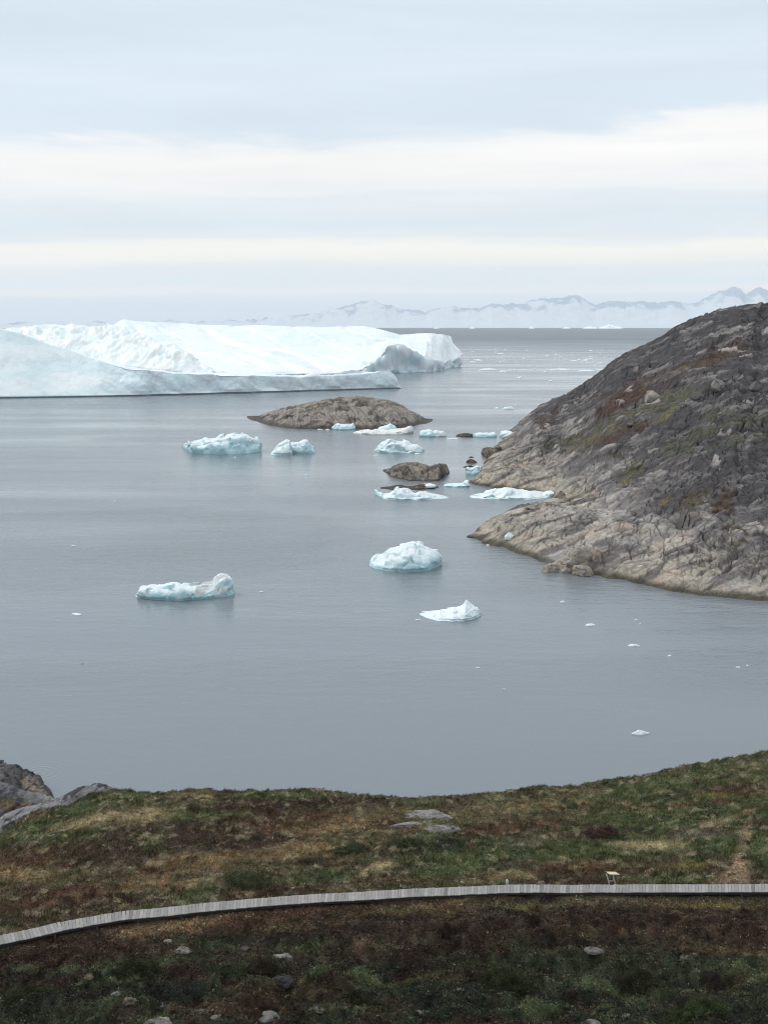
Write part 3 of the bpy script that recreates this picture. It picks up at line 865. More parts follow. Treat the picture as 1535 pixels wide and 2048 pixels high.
def hill_base(x, y, d):
    A = x / y
    yc = np.interp(A, HA, HY); yf = np.interp(A, FA, FY)
    zc = CAMH + yc * ((-SP + ((CV - np.interp(A, HA, HV)) / F) * CP) / (CP + ((CV - np.interp(A, HA, HV)) / F) * SP))
    zc = zc + np.interp(A, HZ_FIX[0], HZ_FIX[1])
    t = (y - yf) / (yc - yf)
    tt = np.clip(t, 0, 1)
    main = np.where(t < 0, t * 14.0, np.where(t > 1, zc - (y - yc) * 0.16 - 0.0022 * (y - yc) ** 2, zc * (0.82 * tt + 0.18 * (1 - (1 - tt) ** 2))))
    dd = np.maximum(d, 0)
    tongue = 1.9 * (1 - np.exp(-dd / 2.2)) + 0.14 * dd - 0.0006 * dd * dd
    tongue = np.where(dd > 70, 8, tongue)
    H = np.maximum(main, tongue) + 0.6 * np.exp(-((main - tongue) / 1.5) ** 2)
    lim = 1.35 * dd + 0.2
    k = 0.8
    h = np.clip(0.5 + 0.5 * (lim - H) / k, 0, 1)
    H = lim + (H - lim) * h - k * h * (1 - h)
    return np.where(d > 0, H, np.maximum(d * 0.9, -4))


FOL = math.radians(44)


def hill_relief(x, y, z, d):
    # along the foliation (s) and across it (c)
    ca, sa = math.cos(FOL), math.sin(FOL)
    wx = x + 3.0 * perlin2(x / 22, y / 22, 900); wy = y + 3.0 * perlin2(x / 22, y / 22, 901)
    s = wx * ca + wy * sa; c = -wx * sa + wy * ca
    s = 0.90 * wx + 0.15 * wy + 0.42 * z; c = -0.41 * wx + 0.21 * wy + 0.87 * z + 1.0 * perlin2(x / 9, y / 9, 918)
    r = 2.0 * perlin2(x / 34, y / 46, 902) + 0.8 * perlin2(s / 26, c / 9, 903)
    r = r + 2.3 * (np.abs(perlin2(s / 17, c / 8, 913)) - 0.25) + 1.1 * (np.abs(perlin2(s / 7, c / 3.6, 914)) - 0.25)
    f = c / 5.2 + 0.6 * perlin2(s / 30, c / 12, 904)
    fr = f - np.floor(f)
    m1 = smooth(-0.3, 0.3, perlin2(s / 40, c / 16, 905))
    r = r + 1.1 * m1 * (fr ** 1.6 - 0.4)
    f = c / 1.7 + 0.8 * perlin2(s / 14, c / 5, 906)
    fr = f - np.floor(f)
    m2 = smooth(-0.4, 0.3, perlin2(s / 18, c / 8, 907))
    r = r + 0.42 * m2 * (fr ** 2 - 0.35)
    f1, f2, cid = worley2(s / 6.0 + 0.5 * perlin2(x / 5, y / 5, 915), c / 3.6 + 0.5 * perlin2(x / 5, y / 5, 916), 908)
    crack = smooth(0.10, 0.0, f2 - f1)
    r = r - 1.0 * crack * smooth(-0.2, 0.3, perlin2(x / 15, y / 15, 909)) + 0.5 * (cid - 0.5)
    g1, g2, gid = worley2(s / 2.2 + 0.6 * perlin2(x / 2.5, y / 2.5, 917), c / 1.5, 910)
    crack2 = smooth(0.16, 0.0, g2 - g1)
    r = r + 0.5 * (gid - 0.5) - 0.3 * crack2
    r = r + 0.30 * fbm2(s / 3.2, c / 1.3, 3, 911) + 0.12 * fbm2(x / 0.9, y / 0.9, 2, 912)
    return r, np.maximum(crack, 0.7 * crack2), gid


def hill_z(x, y, full=False):
    d = seg_sdf(x, y, SHORE)
    d = d + (1.1 * perlin2(x / 6, y / 6, 920) + 0.5 * perlin2(x / 2.2, y / 2.2, 921)) * smooth(40, 5, np.abs(d))
    z0 = hill_base(x, y, d)
    r, crack, m1 = hill_relief(x, y, z0, d)
    edge = smooth(-0.5, 9, d) * 0.85 + 0.15 * smooth(-0.5, 1.5, d)
    z = z0 + r * edge
    z = np.where(d > 0.3, np.maximum(z, 0.1 * np.minimum(d, 3)), z)
    return (z, d, crack, m1) if full else z


# settle the crest on the skyline the photograph shows
_ta = np.linspace(azim(985, 900), azim(1535, 620), 260)
_tv = np.interp(_ta, HA, HV)
for _it in range(3):
    ys = np.linspace(330, 560, 240)
    AA, YY = np.meshgrid(_ta, ys, indexing='ij')
    Zt = hill_z(AA * YY, YY)
    U, V = proj(AA * YY, YY, Zt)
    err = (V.min(1) - _tv)
    ker = np.ones(9) / 9
    err = np.convolve(np.pad(err, 4, mode='edge'), ker, 'valid')
    dz = err * 440 / F * 0.8
    old = np.interp(_ta, HZ_FIX[0], HZ_FIX[1])
    HZ_FIX = [np.concatenate([[-1.0], _ta, [3.0]]), np.concatenate([[old[0] + dz[0]], old + dz, [old[-1] + dz[-1]]])]


def ell(U, V, cu, cv, ru, rv, rot, wob, soft=0.35):
    """soft-edged ellipse weight; rot in degrees, up to the right positive"""
    r = math.radians(rot)
    du, dv = U - cu, -(V - cv)
    a = du * math.cos(r) + dv * math.sin(r); b = -du * math.sin(r) + dv * math.cos(r)
    q = np.sqrt((a / ru) ** 2 + (b / rv) ** 2) + wob
    return smooth(1 + soft, 1 - soft, q)


MOSS = [  # heath and grass patches growing on the hill: centre, radii, slope, colour
    (1270, 790, 85, 18, 28, (78, 50, 38)), (1225, 805, 60, 16, 30, (84, 52, 40)), (1350, 745, 130, 13, 25, (82, 56, 42)), (1420, 722, 70, 8, 20, (86, 60, 42)), (1330, 752, 45, 8, 22, (100, 84, 48)),
    (1280, 822, 105, 15, 24, (92, 88, 62)), (1210, 865, 80, 13, 28, (92, 84, 60)), (1340, 800, 55, 10, 15, (84, 86, 62)), (1190, 872, 50, 8, 30, (104, 94, 58)),
    (1260, 860, 70, 10, 22, (80, 54, 42)), (1330, 830, 30, 6, 35, (108, 104, 58)), (1100, 893, 28, 12, 15, (62, 62, 46)), (1140, 882, 40, 9, 35, (80, 76, 52)),
    (1420, 860, 100, 11, 14, (76, 76, 54)), (1480, 880, 90, 9, 16, (82, 84, 64)), (1350, 900, 55, 11, 8, (78, 82, 62)), (1440, 830, 40, 9, 12, (84, 82, 56)),
    (1265, 940, 35, 14, 25, (88, 86, 52)), (1250, 962, 14, 4, 15, (120, 104, 52)), (1380, 1000, 30, 14, 20, (84, 70, 46)), (1450, 1005, 26, 22, 70, (80, 58, 40)), (1462, 1060, 10, 30, 85, (84, 62, 42)),
    (1090, 845, 16, 22, 60, (78, 56, 46)), (1110, 825, 14, 8, 30, (80, 56, 46)), (1200, 790, 22, 9, 30, (70, 52, 44)), (1470, 1085, 18, 8, 0, (86, 80, 52)), (1330, 1003, 18, 6, 45, (110, 90, 60)), (1240, 905, 18, 7, 10, (74, 72, 50))]


def build_hill():
    a = np.concatenate([np.linspace(azim(925, 1000), azim(1560, 900), 760), np.linspace(azim(1560, 900), azim(2300, 900), 90)[1:]])
    y = np.concatenate([np.linspace(186, 300, 430), np.linspace(300, 470, 430)[1:], np.linspace(470, 760, 90)[1:]])
    AA, YY = np.meshgrid(a, y, indexing='ij')
    X = AA * YY
    Z, d, crack, m1 = hill_z(X, YY, True)
    U, V = proj(X, YY, Z)
    n1 = fbm2(X / 16, YY / 16, 4, 930); n2 = fbm2(X / 4, YY / 4, 4, 931); n3 = fbm2(X / 1.2, YY / 1.2, 3, 932)
    ca, sa = math.cos(FOL), math.sin(FOL)
    s = 0.90 * X + 0.15 * YY + 0.42 * Z; c = -0.41 * X + 0.21 * YY + 0.87 * Z + 1.0 * perlin2(X / 9, YY / 9, 918)
    st = fbm2(s / 16, c / 1.6, 4, 933); st2 = fbm2(s / 9, c / 3.0, 4, 934)
    # old lichen-black rock high on the hill, scoured pale rock by the sea
    lu = np.interp(U, [935, 1000, 1060, 1150, 1300, 1420, 1535, 1700], [840, 855, 872, 925, 1005, 1075, 1125, 1170])
    dark = smooth(70, -60, (V - lu) + 70 * n1 * 0.8 + 40 * st)
    mid = smooth(-220, -60, V - lu)  # lower part of the dark zone stays a little paler
    pale = S(168, 163, 156); pale2 = S(142, 138, 134); ochre = S(166, 153, 131); black = S(60, 58, 60); char = S(82, 79, 79)
    C = pale + (pale2 - pale) * smooth(-0.4, 0.4, n2)[..., None]
    C = C + (S(186, 178, 166) - C) * (0.55 * smooth(0.1, 0.6, st2))[..., None]
    C = C + (ochre - C) * (0.6 * smooth(7.5, 1.0, Z + 2.5 * n2) * smooth(-0.5, 0.3, n1 + 0.2))[..., None]
    C = C + (S(168, 146, 132) - C) * (0.5 * smooth(0.25, 0.55, fbm2(X / 9, YY / 9, 3, 936)))[..., None]
    K = black + (char - black) * np.clip(smooth(-0.3, 0.5, n2) * 0.7 + 0.5 * mid, 0, 1)[..., None]
    K = K + (S(122, 117, 114) - K) * (0.75 * smooth(0.15, 0.6, st2 + 0.35 * n3))[..., None]
    K = K + (S(142, 136, 130) - K) * (0.75 * smooth(0.86, 0.95, m1) * smooth(-0.1, 0.3, n1 + 0.1))[..., None]
    K = K * (1 + 0.5 * (m1 - 0.5))[..., None]
    C = C + (K - C) * dark[..., None]
    # lichen streaks along the foliation, and a darker tone in the cracks
    C = C + (S(70, 66, 68) - C) * (np.clip(smooth(0.12, 0.5, st) * 0.7 + 0.55 * crack * smooth(0, 0.3, n1 + 0.25), 0, 0.85))[..., None]
    C = C * (1 + 0.16 * n3)[..., None]
    wob = 0.7 * fbm2(X / 6, YY / 6, 4, 940) + 0.45 * fbm2(s / 3, c / 1.2, 3, 941) + 0.3 * n3
    for (cu, cv, ru, rv, rot, cc) in MOSS:
        w = ell(U, V, cu, cv, ru, rv, rot, wob, 0.28) * (0.85 * smooth(0.9, 0.75, m1))
        cc = np.array(cc) * 0.72 + np.mean(cc) * 0.28
        C = C + (S(*cc) * (0.92 + 0.5 * n3)[..., None] - C) * w[..., None]
    wet = smooth(1.25, 0.45, Z + 0.35 * n2)
    C = C + (S(72, 67, 54) - C) * (0.85 * wet)[..., None]
    o = grid_obj('hill', np.stack([X, YY, Z], -1), ROCK, np.clip(C, 0.01, 1))
    tag(o, kind='structure')


build_hill()


def hill_hit(u, v):
    ys = np.linspace(190, 480, 2400)
    A = azim(u, v)
    zs = hill_z(A * ys, ys)
    zr = zray(A, v, ys)
    k = np.argmax(zs >= zr)
    return float(A * ys[k]), float(ys[k]), float(zs[k])


# ------------------------------------------------------------------ rocks
def rock_mesh(size, seed, planes=9, rough=0.05, n=44, m=26, flat=0.0):
    r = np.random.default_rng(seed)
    th = np.linspace(0, 2 * math.pi, n, endpoint=False); ph = np.linspace(0.02, math.pi - 0.02, m)
    T, Ph = np.meshgrid(th, ph, indexing='ij')
    P = np.stack([np.cos(T) * np.sin(Ph), np.sin(T) * np.sin(Ph), np.cos(Ph)], -1)
    for k in range(planes):
        nn = r.normal(size=3); nn[2] = abs(nn[2]) * 0.8; nn /= np.linalg.norm(nn)
        dd = r.uniform(0.5, 0.86)
        e = np.maximum((P @ nn) - dd, 0)
        P = P - e[..., None] * nn * 0.92
    dn = 1 + rough * 2.2 * perlin3(P[..., 0] * 1.6 + seed, P[..., 1] * 1.6, P[..., 2] * 1.6, seed) + rough * fbm3(P[..., 0] * 5, P[..., 1] * 5 + seed, P[..., 2] * 5, 3, seed + 1)
    P = P * dn[..., None]
    return P * np.array(size)[None, None]


def rock_colour(P, seed, base, lichen, amount, scale, warm=None):
    X, Y, Z = (P[..., k] / scale for k in range(3))
    n = fbm3(X * 2 + seed, Y * 2, Z * 2, 4, seed + 3); n4 = fbm3(X * 13, Y * 13 + seed, Z * 13, 3, seed + 5); n2 = fbm3(X * 6, Y * 6 + seed, Z * 6, 3, seed + 4)
    C = np.broadcast_to(np.array(base), P.shape).copy()
    if warm is not None:
        C += (np.array(warm) - C) * smooth(-0.1, 0.5, n2 * 0.5 - n)[..., None] * 0.7
    C += (np.array(lichen) - C) * smooth(0.35 - amount, 0.75 - amount, 0.8 * n + 0.5 * n2 + 0.55 * n4)[..., None] * 0.85
    return C * (1 + 0.18 * n2 + 0.2 * n4)[..., None]


def rock(name, label, cat, group, loc, size, seed, base, lichen, amount=0.2, rotz=0.0, tilt=(0, 0), planes=9, rough=0.05, warm=None, mat=None, n=44, m=26):
    P = rock_mesh(size, seed, planes, rough, n, m)
    o = grid_obj(name, P, mat or BOULDER, rock_colour(P, seed, base, lichen, amount, max(size), warm), wrap=True)
    o.location = loc; o.rotation_euler = (tilt[0], tilt[1], rotz)
    tag(o, label, cat, group)
    return o


PALE = S(158, 150, 140); PALER = S(176, 170, 160); TAN = S(160, 142, 118); DARKR = S(70, 68, 70); MIDR = S(112, 106, 102)
HB = 'boulders lying on the dark hillside'
for i, (u, v, w, h, lab) in enumerate([
        (1303, 789, 40, 25, 'big pale angular boulder standing on the grassy ledge of the dark hillside'),
        (1437, 768, 32, 26, 'rounded pale boulder under a dark ledge high on the hillside'),
        (1469, 786, 24, 20, 'squat grey boulder below the rounded pale one on the hillside'),
        (1510, 770, 24, 20, 'broken pale boulder near the right edge of the hillside'),
        (1513, 818, 20, 18, 'small split pale boulder near the right edge, below the broken one'),
        (1488, 684, 18, 16, 'pale boulder highest up on the dark hillside'),
        (1258, 850, 16, 6, 'flat pale stone in the red heath on the hillside'),
        (1396, 790, 26, 16, 'grey block jammed under the ledge left of the rounded pale boulder')]):
    x, y, z = hill_hit(u, v + h * 0.4)
    k = y / F
    rock('boulder', lab, 'boulder', HB, (x, y, z + h * k * 0.22), (w * k * 0.58, w * k * 0.5, h * k * 0.6), 1100 + i, (PALE if i == 0 else S(134, 128, 122)) if i < 2 else S(104, 100, 98), S(74, 71, 72), 0.0 if i < 1 else 0.2, rotz=i * 1.3, mat=BOULDER)
SB = 'boulders at the waterline of the hill'
for i, (u, v, w, h, lab) in enumerate([
        (1103, 1137, 38, 30, 'angular grey shore boulder farthest left of the row at the foot of the pale rocks'),
        (1132, 1139, 36, 28, 'squat shore boulder second from the left in the row below the pale rocks'),
        (1167, 1140, 56, 34, 'large rounded shore boulder in the middle of the row below the pale rocks'),
        (1196, 1133, 24, 26, 'narrow shore boulder wedged right of the large rounded one'),
        (1155, 1110, 62, 44, 'big domed pale block above the row of shore boulders'),
        (1190, 1108, 36, 40, 'pinkish block leaning on the big domed pale block'),
        (1120, 989, 26, 20, 'rounded grey boulder at the head of the cove beside the long white iceberg'),
        (1065, 1014, 34, 12, 'flat dark boulder on top of the rock tongue'),
        ]):
    if v > 1125:
        x, y, z = (float(q) for q in sea(u, v + h * 0.25)); z = 0.0
    else:
        x, y, z = hill_hit(u, v + h * 0.3)
    k = y / F
    rock('boulder', lab, 'boulder', SB, (x, y + 0.5, z + h * k * 0.12), (w * k * 0.56, w * k * 0.5, h * k * 0.62), 1140 + i, S(152, 145, 136) if i != 5 else S(158, 140, 128), S(92, 86, 80), 0.2 if i != 7 else 0.4, rotz=i * 0.9, warm=S(160, 149, 128), planes=14, rough=0.08, n=64, m=40, mat=ROCK)


# ------------------------------------------------------------------ islets and skerries
def rock_relief(seed, k=1.0):
    def f(X, Y, Z, L):
        d = 0.8 * perlin3(X / 9, Y / 9, Z / 6, seed) + 0.5 * fbm3(X / 3.2, Y / 3.2, Z / 2.2, 3, seed + 1)
        f1, f2, cid = worley2((X + Z) / 3.4, (Y * 0.8 - Z * 1.6) / 3.4, seed + 2)
        g1, g2, gid = worley2((X + Z) / 1.5 + 0.5 * perlin3(X / 2, Y / 2, Z / 2, seed + 4), (Y * 0.7 - Z * 1.7) / 1.5, seed + 3)
        d = d + 0.8 * (cid - 0.5) - 0.8 * smooth(0.13, 0, f2 - f1) + 0.4 * (gid - 0.5) - 0.25 * smooth(0.15, 0, g2 - g1)
        return d * k
    return f


def rock_col(seed, base=(140, 130, 122), dark=(74, 70, 70), top=None, wet=0.9, darktop=0.0):
    def f(X, Y, Z, nz, H, U):
        n = fbm3(X / 6, Y / 6, Z / 4, 4, seed); n2 = fbm3(X / 1.8, Y / 1.8, Z / 1.2, 3, seed + 1)
        C = np.broadcast_to(S(*base), X.shape + (3,)).copy()
        C += (S(158, 136, 116) - C) * (0.6 * smooth(0.0, 0.5, n2))[..., None]
        C += (S(*dark) - C) * (0.8 * smooth(0.0, 0.5, n + 0.3 * n2 + darktop * smooth(0.3 * H, 0.9 * H, Z)))[..., None]
        if top: C += (S(*top) - C) * (0.7 * smooth(0.45 * H, 0.85 * H, Z) * smooth(-0.3, 0.25, fbm3(X / 7, Y / 7, Z / 7, 3, seed + 2)))[..., None]
        C += (S(52, 48, 42) - C) * (0.8 * smooth(wet * 1.5, wet * 0.5, Z + 0.6 * n2))[..., None]
        return C * (1 + 0.15 * n2)[..., None]
    return f


IS = 'rocky islets and skerries off the hill'
mound('rock_islet', 'big bare brown rocky islet with a long rounded back', 'islet',
      [(493, 841), (500, 837), (512, 836), (528, 828), (548, 821), (575, 814), (600, 810), (630, 803), (655, 797), (685, 794), (712, 792), (735, 793), (752, 796), (768, 799), (790, 805), (805, 811), (818, 820), (835, 828), (850, 838), (856, 842), (866, 848)],
      [(493, 842), (515, 848), (545, 854), (580, 858), (650, 859), (720, 858), (790, 858), (835, 854), (866, 849)], 70, ROCK, rock_col(1200, (150, 143, 137), (64, 61, 62), (118, 108, 86), 1.5, 0.1), IS, seed=1201, p=1.7, crest=0.62, n=420, m=150, relief=rock_relief(1210, 1.3), plan=2.2)
mound('rock_islet', 'small humped brown islet between the icebergs and the foot of the hill', 'islet',
      [(765, 945), (775, 938), (790, 930), (805, 926), (825, 924), (838, 926), (850, 928), (858, 932), (868, 930), (878, 927), (888, 927), (894, 931), (897, 938), (899, 948)],
      [(765, 947), (785, 956), (815, 961), (850, 963), (875, 964), (893, 952)], 22, ROCK, rock_col(1220, (122, 115, 108), (66, 62, 60), None, 0.5), IS, seed=1221, p=1.8, crest=0.62, n=240, m=90, relief=rock_relief(1225, 0.9), plan=2.0)
mound('rock_islet', 'flat dark skerry with a patch of white ice on its back', 'islet',
      [(759, 978), (772, 975), (788, 972), (800, 971), (815, 975), (828, 972), (840, 967), (855, 966), (868, 969), (878, 975)],
      [(759, 979), (800, 980), (840, 980), (878, 977)], 8, ROCK, rock_col(1230, (98, 88, 76), (62, 56, 50), None, 0.5), IS, seed=1231, p=2.0, crest=0.6, n=140, m=50, relief=rock_relief(1235, 0.3))
mound('rock_islet', 'knobbly dark shore rock standing in the water against the foot of the hill', 'islet',
      [(961, 906), (965, 898), (972, 895), (980, 894), (986, 897), (992, 893), (1000, 892), (1008, 906)],
      [(961, 909), (975, 918), (990, 918), (1008, 912)], 14, ROCK, rock_col(1240, (104, 94, 84), (62, 56, 52), None, 0.6), IS, seed=1241, p=2.4, crest=0.5, n=120, m=60, relief=rock_relief(1245, 0.6))
mound('rock_islet', 'low dark rock at the water surface beside the flat turquoise slab', 'islet',
      [(911, 872), (917, 868), (925, 866), (935, 866), (944, 868), (946, 873)], [(911, 874), (946, 875)], 9, ROCK, rock_col(1250, (80, 72, 66), (50, 46, 44), None, 0.5), IS, seed=1251, p=2.5, crest=0.5, n=80, m=40, relief=rock_relief(1255, 0.3))
mound('rock_islet', 'small round dark skerry above the chunky turquoise ice block', 'islet',
      [(931, 924), (935, 920), (941, 918), (948, 920), (954, 925)], [(931, 926), (954, 927)], 5, ROCK, rock_col(1260, (88, 80, 70), (56, 50, 46), None, 0.5), IS, seed=1261, p=2, crest=0.5, n=60, m=36, relief=rock_relief(1265, 0.2))
mound('rock_islet', 'sliver of dark rock just under the small round skerry', 'islet',
      [(924, 934), (934, 931.5), (941, 931), (948, 934)], [(924, 935), (948, 935)], 3, ROCK, rock_col(1270, (56, 50, 46), (40, 36, 34), None, 0.5), IS, seed=1271, p=2, crest=0.5, n=40, m=24, relief=rock_relief(1275, 0.1))
mound('rock_islet', 'tiny dark rock tip poking out above the small round skerry', 'islet',
      [(936, 914.5), (941, 913), (947, 914.5)], [(936, 915.5), (947, 915.5)], 3, ROCK, rock_col(1280, (66, 60, 54), (44, 40, 38), None, 0.5), IS, seed=1281, p=2, crest=0.5, n=30, m=20, relief=rock_relief(1285, 0.1))
mound('rock_islet', 'flat dark ledge of rock off the tip of the rock tongue', 'islet',
      [(932, 1074), (938, 1071), (948, 1070), (957, 1072), (960, 1076)], [(932, 1076), (960, 1078)], 4, ROCK, rock_col(1290, (84, 76, 66), (52, 48, 44), None, 0.4), IS, seed=1291, p=2, crest=0.5, n=50, m=24, relief=rock_relief(1295, 0.12))


def ice_on(u, v, w, h, y, label, seed):
    x, yy, z = (float(q) for q in at_y(u, v, y))
    k = y / F
    P, C = floe_mesh(w * k, w * k * 0.7, h * k, seed)
    o = grid_obj('ice_chunk', P, ICE_SMALL, C, wrap=True); o.location = (x, yy, z)
    tag(o, label, 'ice chunk', 'ice chunks stranded on rock')


ice_on(808, 948, 16, 9, sea(808, 956)[1] + 4.5, 'white ice chunk stranded on the left flank of the small humped islet', 1301)
ice_on(838, 946, 9, 5, sea(838, 958)[1] + 6, 'smaller white ice chunk stranded in the middle of the small humped islet', 1302)
ice_on(858, 971.5, 38, 5, sea(850, 980)[1] + 4, 'flat patch of white ice lying on the flat dark skerry', 1303)
_hx = hill_hit(1018, 1076)
_o = (floe_mesh(18 * _hx[1] / F, 2.0, 0.9, 1304))
_o = grid_obj('ice_chunk', _o[0], ICE_SMALL, _o[1], wrap=True); _o.location = (_hx[0], _hx[1], _hx[2] + 0.1)
tag(_o, 'white ice chunk stranded on the rock tongue at the foot of the hill', 'ice chunk', 'ice chunks stranded on rock')


# ------------------------------------------------------------------ foreground ground
crest_f = [(-900, 1690), (-300, 1672), (0, 1652), (30, 1634), (60, 1618), (110, 1606), (150, 1597), (200, 1588), (240, 1581), (270, 1586), (300, 1591), (340, 1586), (385, 1582), (410, 1581), (440, 1584), (480, 1585), (550, 1584), (600, 1581), (640, 1581), (670, 1585), (700, 1591),
           (740, 1594), (790, 1596), (815, 1601), (840, 1598), (890, 1596), (925, 1594), (960, 1589), (985, 1589), (1010, 1586), (1050, 1580), (1085, 1574), (1100, 1577), (1150, 1574), (1200, 1565), (1300, 1551), (1375, 1532), (1400, 1530), (1470, 1517), (1535, 1505), (1800, 1480), (2500, 1440)]
GA, GV = ctrl(crest_f)
GY = np.interp(GA, [azim(0, 1650), azim(240, 1580), azim(800, 1598), azim(1535, 1505)], [98, 97, 95, 103])
G_FIX = [np.array([-3.0, 3.0]), np.array([0.0, 0.0])]
walk_px = [(-900, 2060), (-500, 1985), (-250, 1930), (-100, 1902), (0, 1880), (60, 1867), (120, 1853), (180, 1843), (250, 1832), (330, 1825), (400, 1817), (480, 1810), (560, 1803), (640, 1797), (700, 1794), (760, 1790), (830, 1786), (900, 1784),
           (1000, 1780), (1070, 1778), (1150, 1777.5), (1180, 1777), (1240, 1778), (1300, 1777.5), (1400, 1777), (1535, 1778), (1800, 1783), (2300, 1800)]
DECK_Z = 10.3
_w = np.array(walk_px, float)
_dx, _dy, _dz = ray(_w[:, 0], _w[:, 1])
_t = (DECK_Z - CAMH) / _dz
WX, WY = _dx * _t, _dy * _t
WA = WX / WY


def ground_table():
    A = np.linspace(-1.2, 1.2, 961)
    y = np.linspace(0, 180, 1441)
    yb = np.interp(A, WA, WY)
    yc = np.interp(A, GA, GY)
    v = np.interp(A, GA, GV)
    zc = zray(A, v, yc) + np.interp(A, G_FIX[0], G_FIX[1])
    T = np.empty((len(A), len(y)))
    for i in range(len(A)):
        ky = [0, 6, 14, 25, 40, 54, min(yb[i] - 5, 66), yb[i] - 1.5, yb[i] + 1.5, yb[i] + 6, 0.5 * (yb[i] + yc[i]) + 2, yc[i], yc[i] + 2.5, yc[i] + 12, yc[i] + 24, yc[i] + 60, 400]
        z0 = DECK_Z - 0.30
        kz = [41, 36, 29.5, 22.8, 16.6, 12.7, z0 + 0.35, z0, z0, z0 - 0.35, 0.5 * (z0 + zc[i]) - 0.15, zc[i], zc[i] - 0.9, zc[i] - 6.0, -2.5, -6, -9]
        o = np.argsort(ky)
        T[i] = np.interp(y, np.array(ky)[o], np.array(kz)[o])
    ker = np.hanning(21); ker /= ker.sum()
    T = np.apply_along_axis(lambda r: np.convolve(np.pad(r, 10, mode='edge'), ker, 'valid'), 1, T)
    return A, y, T


def bilin(A0, y0, T, A, y):
    fa = np.clip((A - A0[0]) / (A0[1] - A0[0]), 0, len(A0) - 1.001); fy = np.clip((y - y0[0]) / (y0[1] - y0[0]), 0, len(y0) - 1.001)
    i = fa.astype(int); j = fy.astype(int); a = fa - i; b = fy - j
    return (T[i, j] * (1 - a) + T[i + 1, j] * a) * (1 - b) + (T[i, j + 1] * (1 - a) + T[i + 1, j + 1] * a) * b


GT = ground_table()


def walk_dist(x, y):
    A = x / np.maximum(y, 1)
    return np.abs(y - np.interp(A, WA, WY))


def ground_z(x, y):
    A = x / np.maximum(y, 1.0)
    z = bilin(GT[0], GT[1], GT[2], A, y)
    wd = walk_dist(x, y)
    k = 0.25 + 0.75 * smooth(0.8, 4.0, wd)
    far = np.where(y > np.interp(A, WA, WY), 1.0, 1.15)
    wx = x + 0.8 * perlin2(x / 3, y / 3, 1400); wy = y + 0.8 * perlin2(x / 3, y / 3, 1401)
    hm = 0.42 * perlin2(x / 11, y / 8, 1402) + 0.34 * perlin2(wx / 4.2, wy / 3.4, 1403)
    hm = hm + 0.20 * (0.55 - np.abs(perlin2(wx / 2.2, wy / 1.7, 1404)) * 2) + 0.10 * perlin2(wx / 0.9, wy / 0.8, 1405) + 0.045 * perlin2(x / 0.38, y / 0.38, 1406)
    f1, f2, _ = worley2(wx / 1.25, wy / 1.05, 1407)
    g1, g2, _ = worley2(wx / 0.5, wy / 0.45, 1408)
    low = smooth(1.5, 6, np.interp(A, WA, WY) - y)
    hm = hm + low * (0.62 * perlin2(wx / 4.0 - wy / 9, wy / 2.3, 1409) + 0.55 * (np.abs(perlin2(wx / 2.3, wy / 1.5, 1410)) - 0.25) + 0.30 * (np.abs(perlin2(wx / 1.1, wy / 0.8, 1411)) - 0.25))
    hm = hm + 0.26 * (0.45 - f1) + 0.11 * (0.45 - g1)
    return z + hm * k * far


_ta = np.linspace(azim(120, 1600), azim(1535, 1505), 220)
for _it in range(4):
    ys = np.linspace(80, 118, 200)
    AA, YY = np.meshgrid(_ta, ys, indexing='ij')
    U, V = proj(AA * YY, YY, ground_z(AA * YY, YY))
    err = V.min(1) - np.interp(_ta, GA, GV) + 2.0
    ker = np.ones(7) / 7
    err = np.convolve(np.pad(err, 3, mode='edge'), ker, 'valid')
    dz = err * 100 / F * 0.85
    old = np.interp(_ta, G_FIX[0], G_FIX[1])
    G_FIX = [np.concatenate([[-3.0], _ta, [3.0]]), np.concatenate([[old[0] + dz[0]], old + dz, [old[-1] + dz[-1]]])]
    GT = ground_table()


def ground_hit(u, v):
    A = float(azim(u, v))
    ys = np.linspace(50, 118, 3000)
    zs = ground_z(A * ys, ys); zr = zray(A, v, ys)
    k = int(np.argmax(zs >= zr))
    return A * float(ys[k]), float(ys[k]), float(zs[k])


